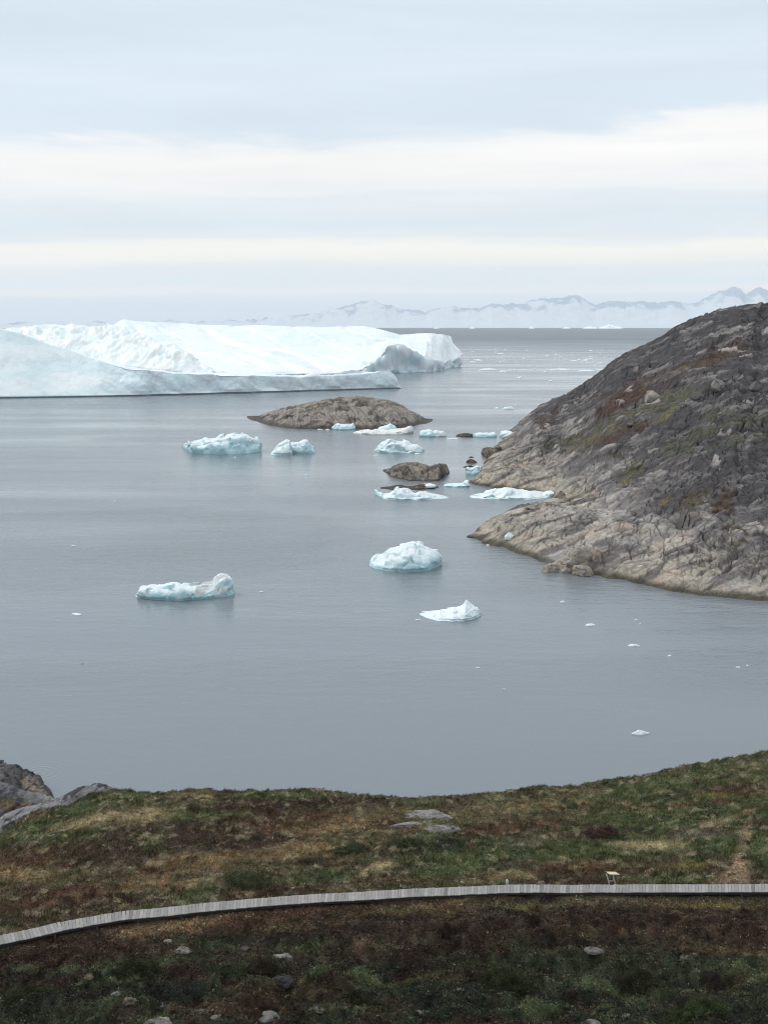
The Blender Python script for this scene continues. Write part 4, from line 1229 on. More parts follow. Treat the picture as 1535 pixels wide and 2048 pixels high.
G_GREEN = (76, 86, 52); G_DGREEN = (52, 60, 44); G_OLIVE = (92, 84, 58); G_STRAW = (150, 132, 94); G_OCHRE = (128, 104, 68); G_RUST = (86, 58, 42); G_DBROWN = (66, 50, 42); G_PURP = (84, 70, 64); G_YEL = (118, 108, 48)
GPATCH = [
    # above the boardwalk
    (200, 1612, 110, 20, 8, G_GREEN), (90, 1660, 110, 22, 12, G_GREEN), (330, 1608, 120, 18, 0, G_OLIVE), (300, 1632, 70, 16, 5, G_STRAW), (180, 1645, 60, 10, 15, G_STRAW), (395, 1594, 40, 10, 0, G_STRAW), (420, 1625, 80, 22, 0, G_GREEN),
    (240, 1592, 80, 10, 5, G_GREEN), (60, 1720, 120, 24, 8, G_RUST), (240, 1708, 110, 18, 0, G_DBROWN), (380, 1668, 130, 22, 0, G_DBROWN), (560, 1610, 160, 18, 0, G_DBROWN), (560, 1590, 90, 8, 0, G_GREEN), (600, 1640, 110, 22, 0, G_RUST), (480, 1690, 110, 14, 0, G_DBROWN),
    (300, 1770, 150, 20, 4, G_OCHRE), (170, 1765, 110, 14, 0, G_OLIVE), (420, 1720, 120, 12, 3, G_OCHRE), (640, 1700, 130, 14, 3, G_OCHRE), (700, 1655, 100, 18, 5, G_OCHRE), (540, 1745, 90, 10, 4, G_OLIVE), (100, 1800, 150, 16, 12, G_RUST), (260, 1795, 110, 10, 5, G_DBROWN), (30, 1750, 60, 14, 0, G_OCHRE),
    (600, 1780, 90, 9, 5, G_DBROWN), (480, 1792, 60, 8, 4, G_RUST), (640, 1755, 90, 14, 8, G_GREEN), (720, 1775, 60, 9, 0, G_OLIVE),
    (780, 1636, 45, 14, 25, G_RUST), (860, 1630, 160, 14, -3, G_OLIVE), (980, 1640, 90, 16, 0, G_OLIVE), (850, 1738, 85, 12, 0, G_DBROWN), (820, 1762, 90, 8, 2, G_RUST), (760, 1735, 40, 10, 20, G_STRAW),
    (940, 1720, 120, 30, 12, G_GREEN), (880, 1690, 110, 14, 4, G_DGREEN), (990, 1700, 90, 20, 10, G_GREEN), (1010, 1755, 60, 10, 5, G_OCHRE), (940, 1765, 50, 8, 0, G_OLIVE),
    (1060, 1650, 110, 14, 6, G_RUST), (1050, 1690, 50, 10, 5, G_PURP), (1150, 1610, 160, 12, 2, G_OCHRE), (1250, 1614, 130, 6, 2, G_RUST), (1390, 1606, 130, 7, 2, G_RUST), (1460, 1585, 100, 8, 1, G_RUST), (1430, 1592, 60, 5, 1, G_YEL),
    (1150, 1585, 180, 16, 8, G_OLIVE), (1380, 1560, 190, 26, 12, G_GREEN), (1480, 1540, 80, 10, 12, G_OLIVE), (1300, 1600, 120, 10, 0, G_GREEN), (1320, 1640, 200, 22, 0, G_GREEN), (1480, 1630, 110, 34, 10, (64, 76, 46)), (1180, 1700, 180, 22, 3, G_GREEN), (1400, 1690, 140, 30, 0, G_GREEN),
    (1300, 1690, 60, 10, 0, G_STRAW), (1450, 1640, 50, 8, 20, G_STRAW), (1400, 1665, 60, 9, 5, G_PURP), (1260, 1690, 30, 8, 0, G_STRAW), (1160, 1730, 110, 9, 2, G_RUST), (1280, 1745, 120, 9, -3, G_RUST), (1370, 1732, 50, 7, 0, G_YEL), (1140, 1763, 140, 6, 0, G_DBROWN), (1330, 1755, 90, 8, 0, G_GREEN),
    (1490, 1680, 12, 34, -8, (138, 116, 88)), (1478, 1720, 12, 26, -14, (138, 116, 88)), (1468, 1752, 32, 16, 20, (142, 118, 90)), (1525, 1700, 30, 40, 0, G_GREEN),
    # below the boardwalk
    (500, 1840, 220, 16, 6, G_RUST), (850, 1815, 240, 14, 3, (94, 78, 48)), (300, 1860, 160, 14, 8, G_OCHRE), (120, 1885, 150, 14, 12, G_DBROWN), (1350, 1800, 220, 9, 0, G_OLIVE), (1080, 1812, 120, 9, 0, G_OLIVE), (620, 1850, 110, 12, 5, (92, 78, 50)), (1420, 1812, 100, 6, 0, G_YEL), (1050, 1815, 30, 4, 0, G_YEL)]
GLOW = [(100, 1920, 160, 22, 6, (65, 45, 35)), (60, 1975, 90, 18, 0, (57, 42, 32)), (250, 1895, 110, 14, 0, (69, 49, 37)), (900, 1865, 300, 26, 0, (61, 46, 38)), (1300, 1850, 280, 28, 0, (63, 46, 38)), (820, 1910, 160, 18, 5, (57, 41, 33)), (930, 1955, 90, 8, 5, (70, 58, 37)),
        (1480, 1880, 110, 24, 0, (66, 49, 40)), (560, 1985, 150, 26, 4, (74, 59, 42)), (470, 2020, 130, 20, 0, (78, 61, 46)), (660, 1950, 40, 8, 20, (60, 41, 32)), (1450, 1902, 70, 5, -5, (97, 82, 44)), (700, 2010, 100, 20, 0, (64, 53, 40)), (850, 1955, 60, 6, 15, (86, 81, 43)), (380, 1940, 70, 12, 10, (62, 43, 36)),
        (1500, 1960, 40, 8, 30, (73, 76, 42)), (330, 1920, 70, 10, 15, (64, 74, 47))]


def ground_colour(x, y, z):
    U, V = proj(x, y, z)
    A = x / np.maximum(y, 1)
    below = smooth(0.5, -0.5, y - np.interp(A, WA, WY))
    n1 = fbm2(x / 5, y / 5, 4, 1420); n2 = fbm2(x / 1.4, y / 1.4, 4, 1421); n3 = fbm2(x / 0.35, y / 0.35, 3, 1422)
    ns = fbm2(x / 6, y / 1.6, 4, 1423)
    C = np.broadcast_to(S(84, 74, 54), x.shape + (3,)).copy()
    C += (S(*G_GREEN) - C) * smooth(-0.1, 0.4, n1)[..., None] * 0.7
    C += (S(*G_DBROWN) - C) * smooth(0.05, 0.45, ns)[..., None] * 0.75
    # lower slope: dark crowberry and willow scrub
    v0 = 1880 + 40 * n1
    scr = below * smooth(-30, 60, V - v0)
    D = np.broadcast_to(S(56, 61, 44), x.shape + (3,)).copy()
    D += (S(40, 42, 34) - D) * smooth(0.0, 0.45, n2 * 0.6 + n1 * 0.6)[..., None]
    D += (S(76, 86, 54) - D) * smooth(0.1, 0.5, ns - 0.2 * n1)[..., None] * 0.8
    D += (S(56, 42, 36) - D) * smooth(0.15, 0.55, fbm2(x / 3, y / 2, 3, 1425))[..., None] * 0.8
    B = np.broadcast_to(S(64, 53, 43), x.shape + (3,)).copy()
    B += (S(80, 66, 46) - B) * smooth(-0.1, 0.4, n1 - 0.3 * ns)[..., None]
    B += (S(52, 41, 36) - B) * smooth(0.0, 0.4, ns)[..., None]
    low = B + (D - B) * scr[..., None]
    C = C + (low - C) * below[..., None]
    wob = 0.5 * n1 + 0.55 * n2 + 0.35 * ns + 0.2 * n3
    wx = x + 0.8 * perlin2(x / 3, y / 3, 1400); wy = y + 0.8 * perlin2(x / 3, y / 3, 1401)
    f1, f2, cid = worley2(wx / 1.25, wy / 1.05, 1407)
    g1, g2, gid = worley2(wx / 0.5, wy / 0.45, 1408)
    wob = wob + 0.5 * (cid - 0.5) + 0.3 * (gid - 0.5)
    for (cu, cv, ru, rv, rot, cc) in GPATCH + GLOW:
        m = (np.abs(U - cu) < ru * 2.6 + 40) & (np.abs(V - cv) < rv * 3 + ru * 0.6 + 10)
        if not m.any(): continue
        w = ell(U[m], V[m], cu, cv, ru, rv, rot, wob[m], 0.45) * 0.85
        C[m] = C[m] + (S(*cc) - C[m]) * w[..., None]
    C = C * (1 + 0.30 * n2 + 0.25 * n3 + 0.55 * (cid - 0.5) + 0.5 * (gid - 0.5))[..., None]
    tint = (fbm2(x / 0.8, y / 0.8, 2, 1427) * 0.16)[..., None]
    C = C * (1 + tint * np.array([1.0, -0.4, -0.6]))
    dry = smooth(0.80, 0.95, gid) * (1 - 0.85 * below)
    C = C + (S(150, 136, 104) - C) * (0.45 * dry)[..., None]
    C = lerp(C, C.mean(-1, keepdims=True) * np.array([1.03, 1.0, 0.90]), 0.27)
    C = C * lerp(1.42, 1.12, below)[..., None]
    return np.clip(C, 0.004, 1), below, scr, U, V


def build_ground():
    a = np.concatenate([np.linspace(-1.15, -0.62, 50)[:-1], np.linspace(-0.62, -0.37, 150)[:-1], np.linspace(-0.37, 0.37, 820), np.linspace(0.37, 0.62, 150)[1:], np.linspace(0.62, 1.15, 50)[1:]])
    y = np.concatenate([np.linspace(0.5, 50, 60)[:-1], np.linspace(50, 112, 560), np.linspace(112, 178, 50)[1:]])
    AA, YY = np.meshgrid(a, y, indexing='ij')
    X = AA * np.maximum(YY, 12)
    Z = ground_z(X, YY)
    C, *_ = ground_colour(X, YY, Z)
    o = grid_obj('ground', np.stack([X, YY, Z], -1), GROUND, C)
    tag(o, kind='structure')


build_ground()


# ------------------------------------------------------------------ heath plants and grass
def scatter():
    n = 330000
    y = RNG.uniform(51, 110, n); A = RNG.uniform(-0.36, 0.36, n)
    m = 190000    # the same cover carries on beyond both sides of the view
    y = np.concatenate([y, RNG.uniform(48, 110, m)]); A = np.concatenate([A, RNG.uniform(0.36, 0.62, m) * np.where(RNG.uniform(size=m) < 0.5, -1, 1)])
    x = A * y
    z = ground_z(x, y)
    C, below, scr, U, V = ground_colour(x, y, z)
    wd = walk_dist(x, y)
    ok = (wd > 0.62) & (V < 2150) & (z > 2.0)
    x, y, z, C, below, scr, U, V = x[ok], y[ok], z[ok], C[ok], below[ok], scr[ok], U[ok], V[ok]
    n = len(x)
    lum = C.mean(1); green = C[:, 1] / (C[:, 0] + 1e-4)
    path = ell(U, V, 1490, 1680, 12, 34, -8, 0) + ell(U, V, 1470, 1745, 26, 24, 20, 0)
    tall = smooth(-0.2, 0.35, fbm2(x / 1.7, y / 1.7, 3, 1500)) * (1 - below) * (0.4 + 0.6 * smooth(0.85, 1.0, green)) * (1 - np.clip(path, 0, 1))
    isgrass = (RNG.uniform(size=n) < tall * 0.85)

    def emit(name, mask, kind):
        X, Y, Z, CC = x[mask], y[mask], z[mask], C[mask]
        k = len(X)
        vs, cs = [], []
        reps = 4 if kind == 'grass' else 3
        for r in range(reps):
            th = RNG.uniform(0, 2 * math.pi, k)
            if r == 0: tuft = np.exp(RNG.normal(-0.10, 0.36, k) * (1 + 0.75 * below[mask]))
            if kind == 'grass':
                h = RNG.uniform(0.10, 0.34, k); w = RNG.uniform(0.014, 0.034, k)
                ox, oy = RNG.normal(0, 0.06, k), RNG.normal(0, 0.06, k)
                lx, ly = RNG.normal(0.05, 0.07, k), RNG.normal(0, 0.06, k)
                b = np.stack([X + ox, Y + oy, Z - 0.02], 1)
                side = np.stack([np.cos(th) * w, np.sin(th) * w, 0 * w], 1)
                tip = b + np.stack([lx, ly, h], 1)
                tri = np.stack([b - side, b + side, tip], 1)
                straw = (RNG.uniform(size=k) < 0.16)
                mul = RNG.uniform(0.8, 1.3, k) * tuft
                c = CC * mul[:, None] * np.array([1.0, 1.06, 0.9])
                c = np.where(straw[:, None], lerp(c, S(168, 150, 110), 0.55), c)
                c3 = np.stack([c * 0.9, c * 0.9, c * 1.1], 1)
            else:
                sz = RNG.uniform(0.035, 0.095, k)
                ox, oy = RNG.normal(0, 0.07, k), RNG.normal(0, 0.07, k)
                hz = RNG.uniform(0.0, 0.10, k)
                b = np.stack([X + ox, Y + oy, Z + hz], 1)
                d1 = RNG.normal(size=(k, 3)); d1 /= np.linalg.norm(d1, axis=1)[:, None]
                d2 = RNG.normal(size=(k, 3)); d2[:, 2] = np.abs(d2[:, 2]) * 0.6 + 0.2
                d2 = d2 / np.linalg.norm(d2, axis=1)[:, None]
                tri = np.stack([b - d1 * sz[:, None] * 0.55, b + d1 * sz[:, None] * 0.55, b + d2 * sz[:, None] * 1.3], 1)
                mul = RNG.uniform(0.75, 1.3, k) * tuft
                c = CC * mul[:, None]
                c3 = np.stack([c, c, c], 1)
            vs.append(tri); cs.append(c3)
        Vv = np.concatenate(vs).reshape(-1, 3); Cc = np.concatenate(cs).reshape(-1, 3)
        o = mesh_from(name, Vv, tris=np.arange(len(Vv)).reshape(-1, 3), mat=LEAF, col=Cc, shade=False)
        return o
    tag(emit('grass', isgrass, 'grass'), 'short green and straw coloured grass on the tundra slope', 'grass', kind='stuff')
    tag(emit('heath_plants', ~isgrass, 'heath'), 'low dark heath and creeping willow covering the tundra', 'heath', kind='stuff')


scatter()


def shrub(u, v, w, h, label, base, seed, leaves=2600):
    x0, y0, z0 = ground_hit(u, v + h * 0.45)
    k = y0 / F
    rx, rz = w * k * 0.5, h * k * 0.75
    ry = rx * 0.7
    y0 = y0 + ry * 0.6
    r = np.random.default_rng(seed)
    root = empty('shrub', (x0, y0, z0)); tag(root, label, 'shrub', 'low shrubs on the tundra')
    # leaf mass: many small leaves through a lumpy dome
    d = r.normal(size=(leaves, 3)); d[:, 2] = np.abs(d[:, 2]); d /= np.linalg.norm(d, axis=1)[:, None]
    lump = 0.95 + 0.55 * perlin3(d[:, 0] * 2.2 + seed, d[:, 1] * 2.2, d[:, 2] * 2.2, seed) + 0.25 * perlin3(d[:, 0] * 6, d[:, 1] * 6, d[:, 2] * 6, seed + 1)
    q = d * (lump * r.uniform(0.72, 1.05, leaves))[:, None] * np.array([rx, ry, rz])
    q[:, 2] += ground_z(x0 + q[:, 0], y0 + q[:, 1]) - z0 - 0.03
    d1 = r.normal(size=(leaves, 3)); d1 /= np.linalg.norm(d1, axis=1)[:, None]
    d2 = d * 0.8 + r.normal(size=(leaves, 3)) * 0.6; d2 /= np.linalg.norm(d2, axis=1)[:, None]
    s = r.uniform(0.035, 0.075, leaves)[:, None]
    tri = np.stack([q - d1 * s * 0.5, q + d1 * s * 0.5, q + d2 * s * 1.3], 1).reshape(-1, 3)
    base = tuple(np.array(base) * 0.8 + np.mean(base) * 0.2 + np.array([3, 1, -2]))
    c = np.repeat(S(*base)[None] * (np.exp(r.normal(-0.05, 0.3, leaves)) * (1 + 0.7 * perlin3(q[:, 0] * 3, q[:, 1] * 3, q[:, 2] * 3, seed + 2)))[:, None], 3, 0)
    mesh_from('foliage', tri, tris=np.arange(len(tri)).reshape(-1, 3), mat=LEAF, col=c, parent=root, shade=False)
    n, m = 40, 10
    th = np.linspace(0, 2 * math.pi, n, endpoint=False); ph = np.linspace(0.03, math.pi / 2, m)
    T, P_ = np.meshgrid(th, ph, indexing='ij')
    dd = np.stack([np.cos(T) * np.sin(P_), np.sin(T) * np.sin(P_), np.cos(P_)], -1)
    lump = 0.95 + 0.55 * perlin3(dd[..., 0] * 2.2 + seed, dd[..., 1] * 2.2, dd[..., 2] * 2.2, seed)
    P = dd * lump[..., None] * np.array([rx, ry, rz]) * 0.8
    P[..., 2] += ground_z(x0 + P[..., 0], y0 + P[..., 1]) - z0 - 0.08
    C = np.broadcast_to(S(*base) * 0.7, P.shape)
    grid_obj('branches', P, GROUND, C, parent=root, wrap=True)


shrub(1212, 1664, 88, 28, 'dark purple brown rounded bush on the green slope behind the wooden stand', (74, 54, 52), 1601)
shrub(700, 1702, 100, 20, 'dark green spreading shrub in the middle of the tundra, left of its darker neighbour', (66, 76, 50), 1602, 4200)
shrub(812, 1690, 76, 16, 'dark green spreading shrub below the pale bedrock slabs', (64, 76, 50), 1603, 3600)
shrub(500, 1766, 110, 22, 'dark green creeping shrub just above the boardwalk', (66, 74, 48), 1604, 4200)
shrub(1045, 1578, 26, 10, 'small green tussock on the skyline of the grassy slope', (76, 82, 52), 1605, 900)
shrub(408, 1586, 44, 10, 'pale straw coloured grass tussock on the skyline of the grassy slope', (138, 130, 86), 1606, 1200)
shrub(1018, 1962, 110, 46, 'dark green willow mound at the left of the bright green ones on the lower slope', (60, 68, 46), 1607, 6000)
shrub(1400, 2005, 150, 48, 'bright green willow mound on the lower slope near the right edge', (62, 78, 46), 1608, 6000)
shrub(1270, 1962, 130, 36, 'dark willow mound between the two green mounds of the lower slope', (58, 62, 46), 1609, 6500)
shrub(450, 1945, 110, 34, 'green willow mound below the speckled grey boulder', (56, 66, 44), 1610, 4200)
shrub(520, 1940, 80, 34, 'dark brown willow mound beside the green mound below the speckled boulder', (60, 56, 46), 1611, 5000)
shrub(60, 1975, 110, 36, 'dark green willow mound near the left edge of the lower slope', (58, 66, 46), 1612, 6000)
shrub(270, 1930, 100, 26, 'green willow mound left of the pale pair of stones', (56, 68, 44), 1613, 4000)
shrub(720, 1990, 130, 40, 'dark olive willow mound in the middle of the lower slope', (54, 58, 42), 1614, 4800)

# ------------------------------------------------------------------ foreground stones
FS = 'stones lying in the heath'
stones = [(338, 1881, 22, 9, 'small flat white stone beyond the larger pale one, below the boardwalk', PALER, 0.0), (368, 1897, 32, 19, 'pale angular stone of the pair below the boardwalk', PALER, 0.1),
          (490, 1896, 28, 20, 'rounded dark grey lichen stone left of the speckled boulder', MIDR, 0.25), (567, 1912, 44, 24, 'black and white speckled boulder below the boardwalk', PALER, 0.3),
          (562, 1958, 56, 24, 'dark half buried boulder below the speckled one', S(64, 62, 62), 0.2), (536, 2033, 56, 24, 'smooth pale grey stone at the bottom edge of the picture', S(150, 148, 142), 0.05),
          (318, 2040, 50, 26, 'striped pale slab cut by the bottom edge, left of the smooth stone', PALER, 0.15), (1187, 1898, 36, 14, 'flat grey stone alone in the dark scrub on the right', S(140, 134, 128), 0.15),
          (258, 1999, 28, 16, 'brownish white stone left of the striped slab', S(150, 138, 120), 0.2), (232, 1987, 18, 8, 'narrow pale stone beside the brownish white one', PALER, 0.1), (326, 2013, 13, 12, 'small round grey stone above the striped slab', MIDR, 0.1),
          (403, 2022, 22, 14, 'small pale stone between the striped slab and the smooth one', MIDR, 0.1), (432, 2034, 18, 10, 'small dusty stone just left of the smooth pale one', PALE, 0.15),
          (1229, 1801, 13, 6, 'little white stone just below the boardwalk in front of the stand', S(190, 186, 180), 0.0), (1466, 1717, 7, 5, 'tiny white stone on the dirt path', S(190, 190, 188), 0.0),
          (178, 1953, 22, 9, 'yellowish crumbly stone in the rust heath on the left', S(150, 140, 104), 0.15), (922, 1978, 20, 10, 'little pale stone in the scrub below the middle of the boardwalk', S(140, 136, 122), 0.15),
          (842, 2028, 40, 14, 'low lichen spotted stone near the bottom edge in the middle', S(128, 122, 108), 0.3), (1250, 2030, 24, 10, 'pale stone near the bottom edge, right of the middle', S(146, 142, 132), 0.1), (1180, 2042, 34, 10, 'flat pale stone cut by the bottom edge', S(150, 146, 136), 0.1),
          (1372, 1914, 26, 6, 'thin pale stone at the top of the right scrub', S(124, 116, 104), 0.2), (110, 1664, 16, 12, 'small grey stone in the grass on the left', S(120, 118, 118), 0.2), (640, 2018, 30, 10, 'crumbled pale stone right of the smooth one', S(130, 122, 108), 0.3),
          (24, 1798, 10, 4, 'tiny pale stone in the dry grass at the left edge above the boardwalk', S(168, 160, 146), 0.0), (1143, 1654, 12, 5, 'small pale stone in the rust heath left of the purple bush', S(160, 152, 140), 0.0)]
for i, (u, v, w, h, lab, base, am) in enumerate(stones):
    x, y, z = ground_hit(u, v + h * 0.3)
    k = math.hypot(y, CAMH - z) / F
    rock('stone', lab, 'stone', FS, (x, y, z + h * k * 0.12), (w * k * 0.56, w * k * 0.42, h * k * 0.42), 1700 + i, tuple(np.array(base) * 0.55), S(58, 56, 56), am + 0.08, rotz=(i * 0.7) % 0.8 - 0.4, planes=16, rough=0.09, n=56, m=34)
BS = 'bedrock slabs breaking through the tundra'
for i, (u, v, w, h, lab) in enumerate([(846, 1632, 110, 22, 'largest and highest of the three pale bedrock slabs'), (836, 1649, 96, 10, 'thin pale bedrock slab just below the largest one'), (876, 1659, 82, 17, 'lowest of the three bedrock slabs, grey and streaked')]):
    x, y, z = ground_hit(u, v + h * 0.3)
    k = math.hypot(y, CAMH - z) / F
    rock('bedrock_slab', lab, 'rock slab', BS, (x, y + 0.3, z + 0.02), (w * k * 0.54, h * k * 1.15, h * k * 0.42), 1750 + i, S(132, 127, 122), S(76, 74, 78), 0.3, rotz=0.12, tilt=(0.12, -0.05), planes=12, rough=0.07, n=90, m=50)

LO = 'shore rocks at the left edge of the near coast'


def slab_relief(seed, k=1.0):
    def f(X, Y, Z, L):
        q = 0.8 * X + 0.6 * Z; w = -0.6 * X + 0.8 * Z + 0.35 * Y
        d = 0.5 * perlin3(X / 2.6, Y / 3, Z / 1.8, seed)
        fr = w / 0.62 + 0.7 * perlin3(X / 1.5, Y / 1.5, Z / 1.5, seed + 1)
        d = d + 0.22 * ((fr - np.floor(fr)) ** 2 - 0.35)
        g1, g2, gid = worley2(q / 1.3 + 0.4 * perlin3(X, Y, Z, seed + 2), w / 0.55, seed + 3)
        d = d + 0.26 * (gid - 0.5) - 0.30 * smooth(0.13, 0, g2 - g1) + 0.10 * fbm3(X / 0.5, Y / 0.5, Z / 0.4, 3, seed + 4)
        return d * k
    return f


def slab_col(seed, base, dark, amount, patches=()):
    def f(X, Y, Z, nz, H, U):
        _, V = proj(X, Y, Z)
        n = fbm3(X / 1.6, Y / 1.6, Z / 1.2, 4, seed); n2 = fbm3(X / 0.4, Y / 0.4, Z / 0.35, 3, seed + 1)
        q = fbm3((0.8 * X + 0.6 * Z) / 2.2, Y / 2, (-0.6 * X + 0.8 * Z) / 0.35, 3, seed + 2)
        C = np.broadcast_to(S(*base), X.shape + (3,)).copy()
        for (cu, cv, ru, rv, rot, cc) in patches:
            C += (S(*cc) - C) * ell(U, V, cu, cv, ru, rv, rot, 0.35 * n, 0.3)[..., None]
        C += (S(*dark) - C) * (0.9 * smooth(0.35 - amount, 0.7 - amount, 0.6 * n + 0.55 * q + 0.35 * n2))[..., None]
        return np.clip(C * (1 + 0.25 * n2)[..., None], 0.01, 1)
    return f


mound('shore_rock', 'dark cracked outcrop with a tan face at the left edge above the near coast', 'rock',
      [(-330, 1580), (-240, 1530), (-160, 1522), (-80, 1526), (-20, 1532), (0, 1540), (12, 1547), (22, 1556), (38, 1562), (44, 1568), (62, 1569), (78, 1575), (97, 1585), (99, 1591), (108, 1598), (114, 1640)],
      [(-330, 1670), (114, 1668)], 15, ROCK, slab_col(1810, (88, 85, 83), (42, 41, 43), 0.36, [(40, 1570, 26, 14, -35, (128, 118, 104)), (20, 1616, 40, 20, -20, (104, 92, 74))]), LO, seed=1801, p=2.2, crest=0.45, n=260, m=110, relief=slab_relief(1811, 1.0), plan=6)
mound('shore_rock', 'long blue grey slab tilting down to the water in front of the dark outcrop', 'rock',
      [(-330, 1600), (-200, 1545), (-80, 1546), (-10, 1560), (20, 1570), (45, 1582), (62, 1586), (80, 1588), (100, 1592), (112, 1600), (117, 1608), (122, 1640)],
      [(-330, 1702), (122, 1700)], 8, ROCK, slab_col(1820, (106, 105, 107), (54, 53, 58), 0.2, [(95, 1600, 30, 12, -10, (138, 135, 130)), (18, 1618, 50, 18, -15, (108, 94, 74))]), LO, seed=1821, p=1.8, crest=0.6, n=220, m=90, relief=slab_relief(1822, 0.55), plan=6)
mound('shore_rock', 'dark humped bedrock rib with white streaks along the edge of the grass', 'rock',
      [(-260, 1700), (-120, 1672), (-40, 1660), (0, 1640), (20, 1628), (45, 1620), (70, 1613), (100, 1606), (118, 1600), (132, 1593), (146, 1585), (158, 1577), (168, 1574), (180, 1574), (192, 1568), (204, 1568), (218, 1573), (232, 1580), (246, 1590), (256, 1620)],
      [(-260, 1765), (256, 1762)], 6.5, ROCK, slab_col(1830, (126, 124, 124), (42, 41, 44), 0.36), LO, seed=1831, p=2.4, crest=0.55, n=300, m=90, relief=slab_relief(1832, 0.5), plan=8)


# ------------------------------------------------------------------ boardwalk
def box_verts(c, ax, ay, az):
    c = np.array(c, float)
    s = [(-1, -1, -1), (1, -1, -1), (1, 1, -1), (-1, 1, -1), (-1, -1, 1), (1, -1, 1), (1, 1, 1), (-1, 1, 1)]
    return [c + a * np.array(ax) + b * np.array(ay) + d * np.array(az) for a, b, d in s]


BOX_Q = np.array([(0, 3, 2, 1), (4, 5, 6, 7), (0, 1, 5, 4), (1, 2, 6, 5), (2, 3, 7, 6), (3, 0, 4, 7)])


class Boxes:
    def __init__(self): self.v, self.q, self.c = [], [], []

    def add(self, c, ax, ay, az, col):
        n = len(self.v)
        self.v += box_verts(c, ax, ay, az); self.q += [tuple(f + n) for f in BOX_Q]; self.c += [np.array(col)] * 8

    def beam(self, p0, p1, w, t, col, side=None):
        p0, p1 = np.array(p0, float), np.array(p1, float)
        d = p1 - p0; L = np.linalg.norm(d); d /= L
        s = np.array(side if side is not None else (0, 1, 0), float)
        s = s - d * (s @ d); s /= np.linalg.norm(s)
        u = np.cross(d, s)
        self.add((p0 + p1) / 2, d * L / 2, s * w / 2, u * t / 2, col)

    def build(self, name, mat, parent, loc=(0, 0, 0)):
        v = np.array(self.v) - np.array(loc)
        return mesh_from(name, v, quads=np.array(self.q), mat=mat, col=np.array(self.c), parent=parent, shade=False)


def build_walk():
    seg = np.concatenate([[0], np.cumsum(np.hypot(np.diff(WX), np.diff(WY)))])
    L = seg[-1]
    sp = 0.205
    s = np.arange(0, L, sp)
    x = np.interp(s, seg, WX); y = np.interp(s, seg, WY)
    # straight sections with slight kinks, each on its own level
    kink = np.interp(s, np.arange(0, L + 4, 4.0), np.random.default_rng(8).normal(0, 0.035, len(np.arange(0, L + 4, 4.0))))
    z = DECK_Z + kink
    tx = np.gradient(x); ty = np.gradient(y); tl = np.hypot(tx, ty); tx /= tl; ty /= tl
    mid = len(s) // 2
    loc = (float(x[mid]), float(y[mid]), float(z[mid]) - 0.3)
    root = empty('boardwalk', loc)
    tag(root, 'narrow grey wooden plank boardwalk curving across the dark heath', 'boardwalk')
    r = np.random.default_rng(9)
    deck = Boxes(); near = Boxes(); far = Boxes(); posts = Boxes()
    skew = 0.22
    for i in range(len(s)):
        d = np.array([tx[i], ty[i], 0]); nrm = np.array([-ty[i], tx[i], 0])
        w = nrm + d * skew * np.interp(x[i], [-25, 25], [0.2, 1.2]); w /= np.linalg.norm(w)
        g = S(*(np.array([140, 137, 135]) * r.uniform(0.9, 1.08) * (0.85 if r.uniform() < 0.06 else 1.0)))
        ll = 0.56 + r.normal(0, 0.012)
        deck.add((x[i], y[i], z[i] + r.normal(0, 0.004)), d * (sp * 0.5 - 0.006), w * ll, np.array([0, 0, 0.02]), g)
    for i in range(0, len(s) - 1, 4):
        j = min(i + 4, len(s) - 1)
        for off, bx in ((-0.42, near), (0.42, far)):
            p0 = (x[i] - ty[i] * off, y[i] + tx[i] * off, z[i] - 0.105); p1 = (x[j] - ty[j] * off, y[j] + tx[j] * off, z[j] - 0.105)
            bx.beam(p0, p1, 0.06, 0.16, S(74, 70, 70))
    deck.build('deck', WOOD, root, loc)
    near.build('side_beam', WOOD, root, loc); far.build('side_beam', WOOD, root, loc)
    for i in range(0, len(s), 12):
        if not (-27 < x[i] < 30): continue
        b = Boxes()
        gz = float(ground_z(np.array([x[i]]), np.array([y[i]]))[0])
        b.add((x[i], y[i], (z[i] - 0.19 + gz - 0.1) / 2), np.array([tx[i], ty[i], 0]) * 0.05, np.array([-ty[i], tx[i], 0]) * 0.52, np.array([0, 0, max((z[i] - 0.19 - gz + 0.1) / 2, 0.03)]), S(80, 76, 74))
        b.build('sleeper', WOOD, root, loc)


build_walk()


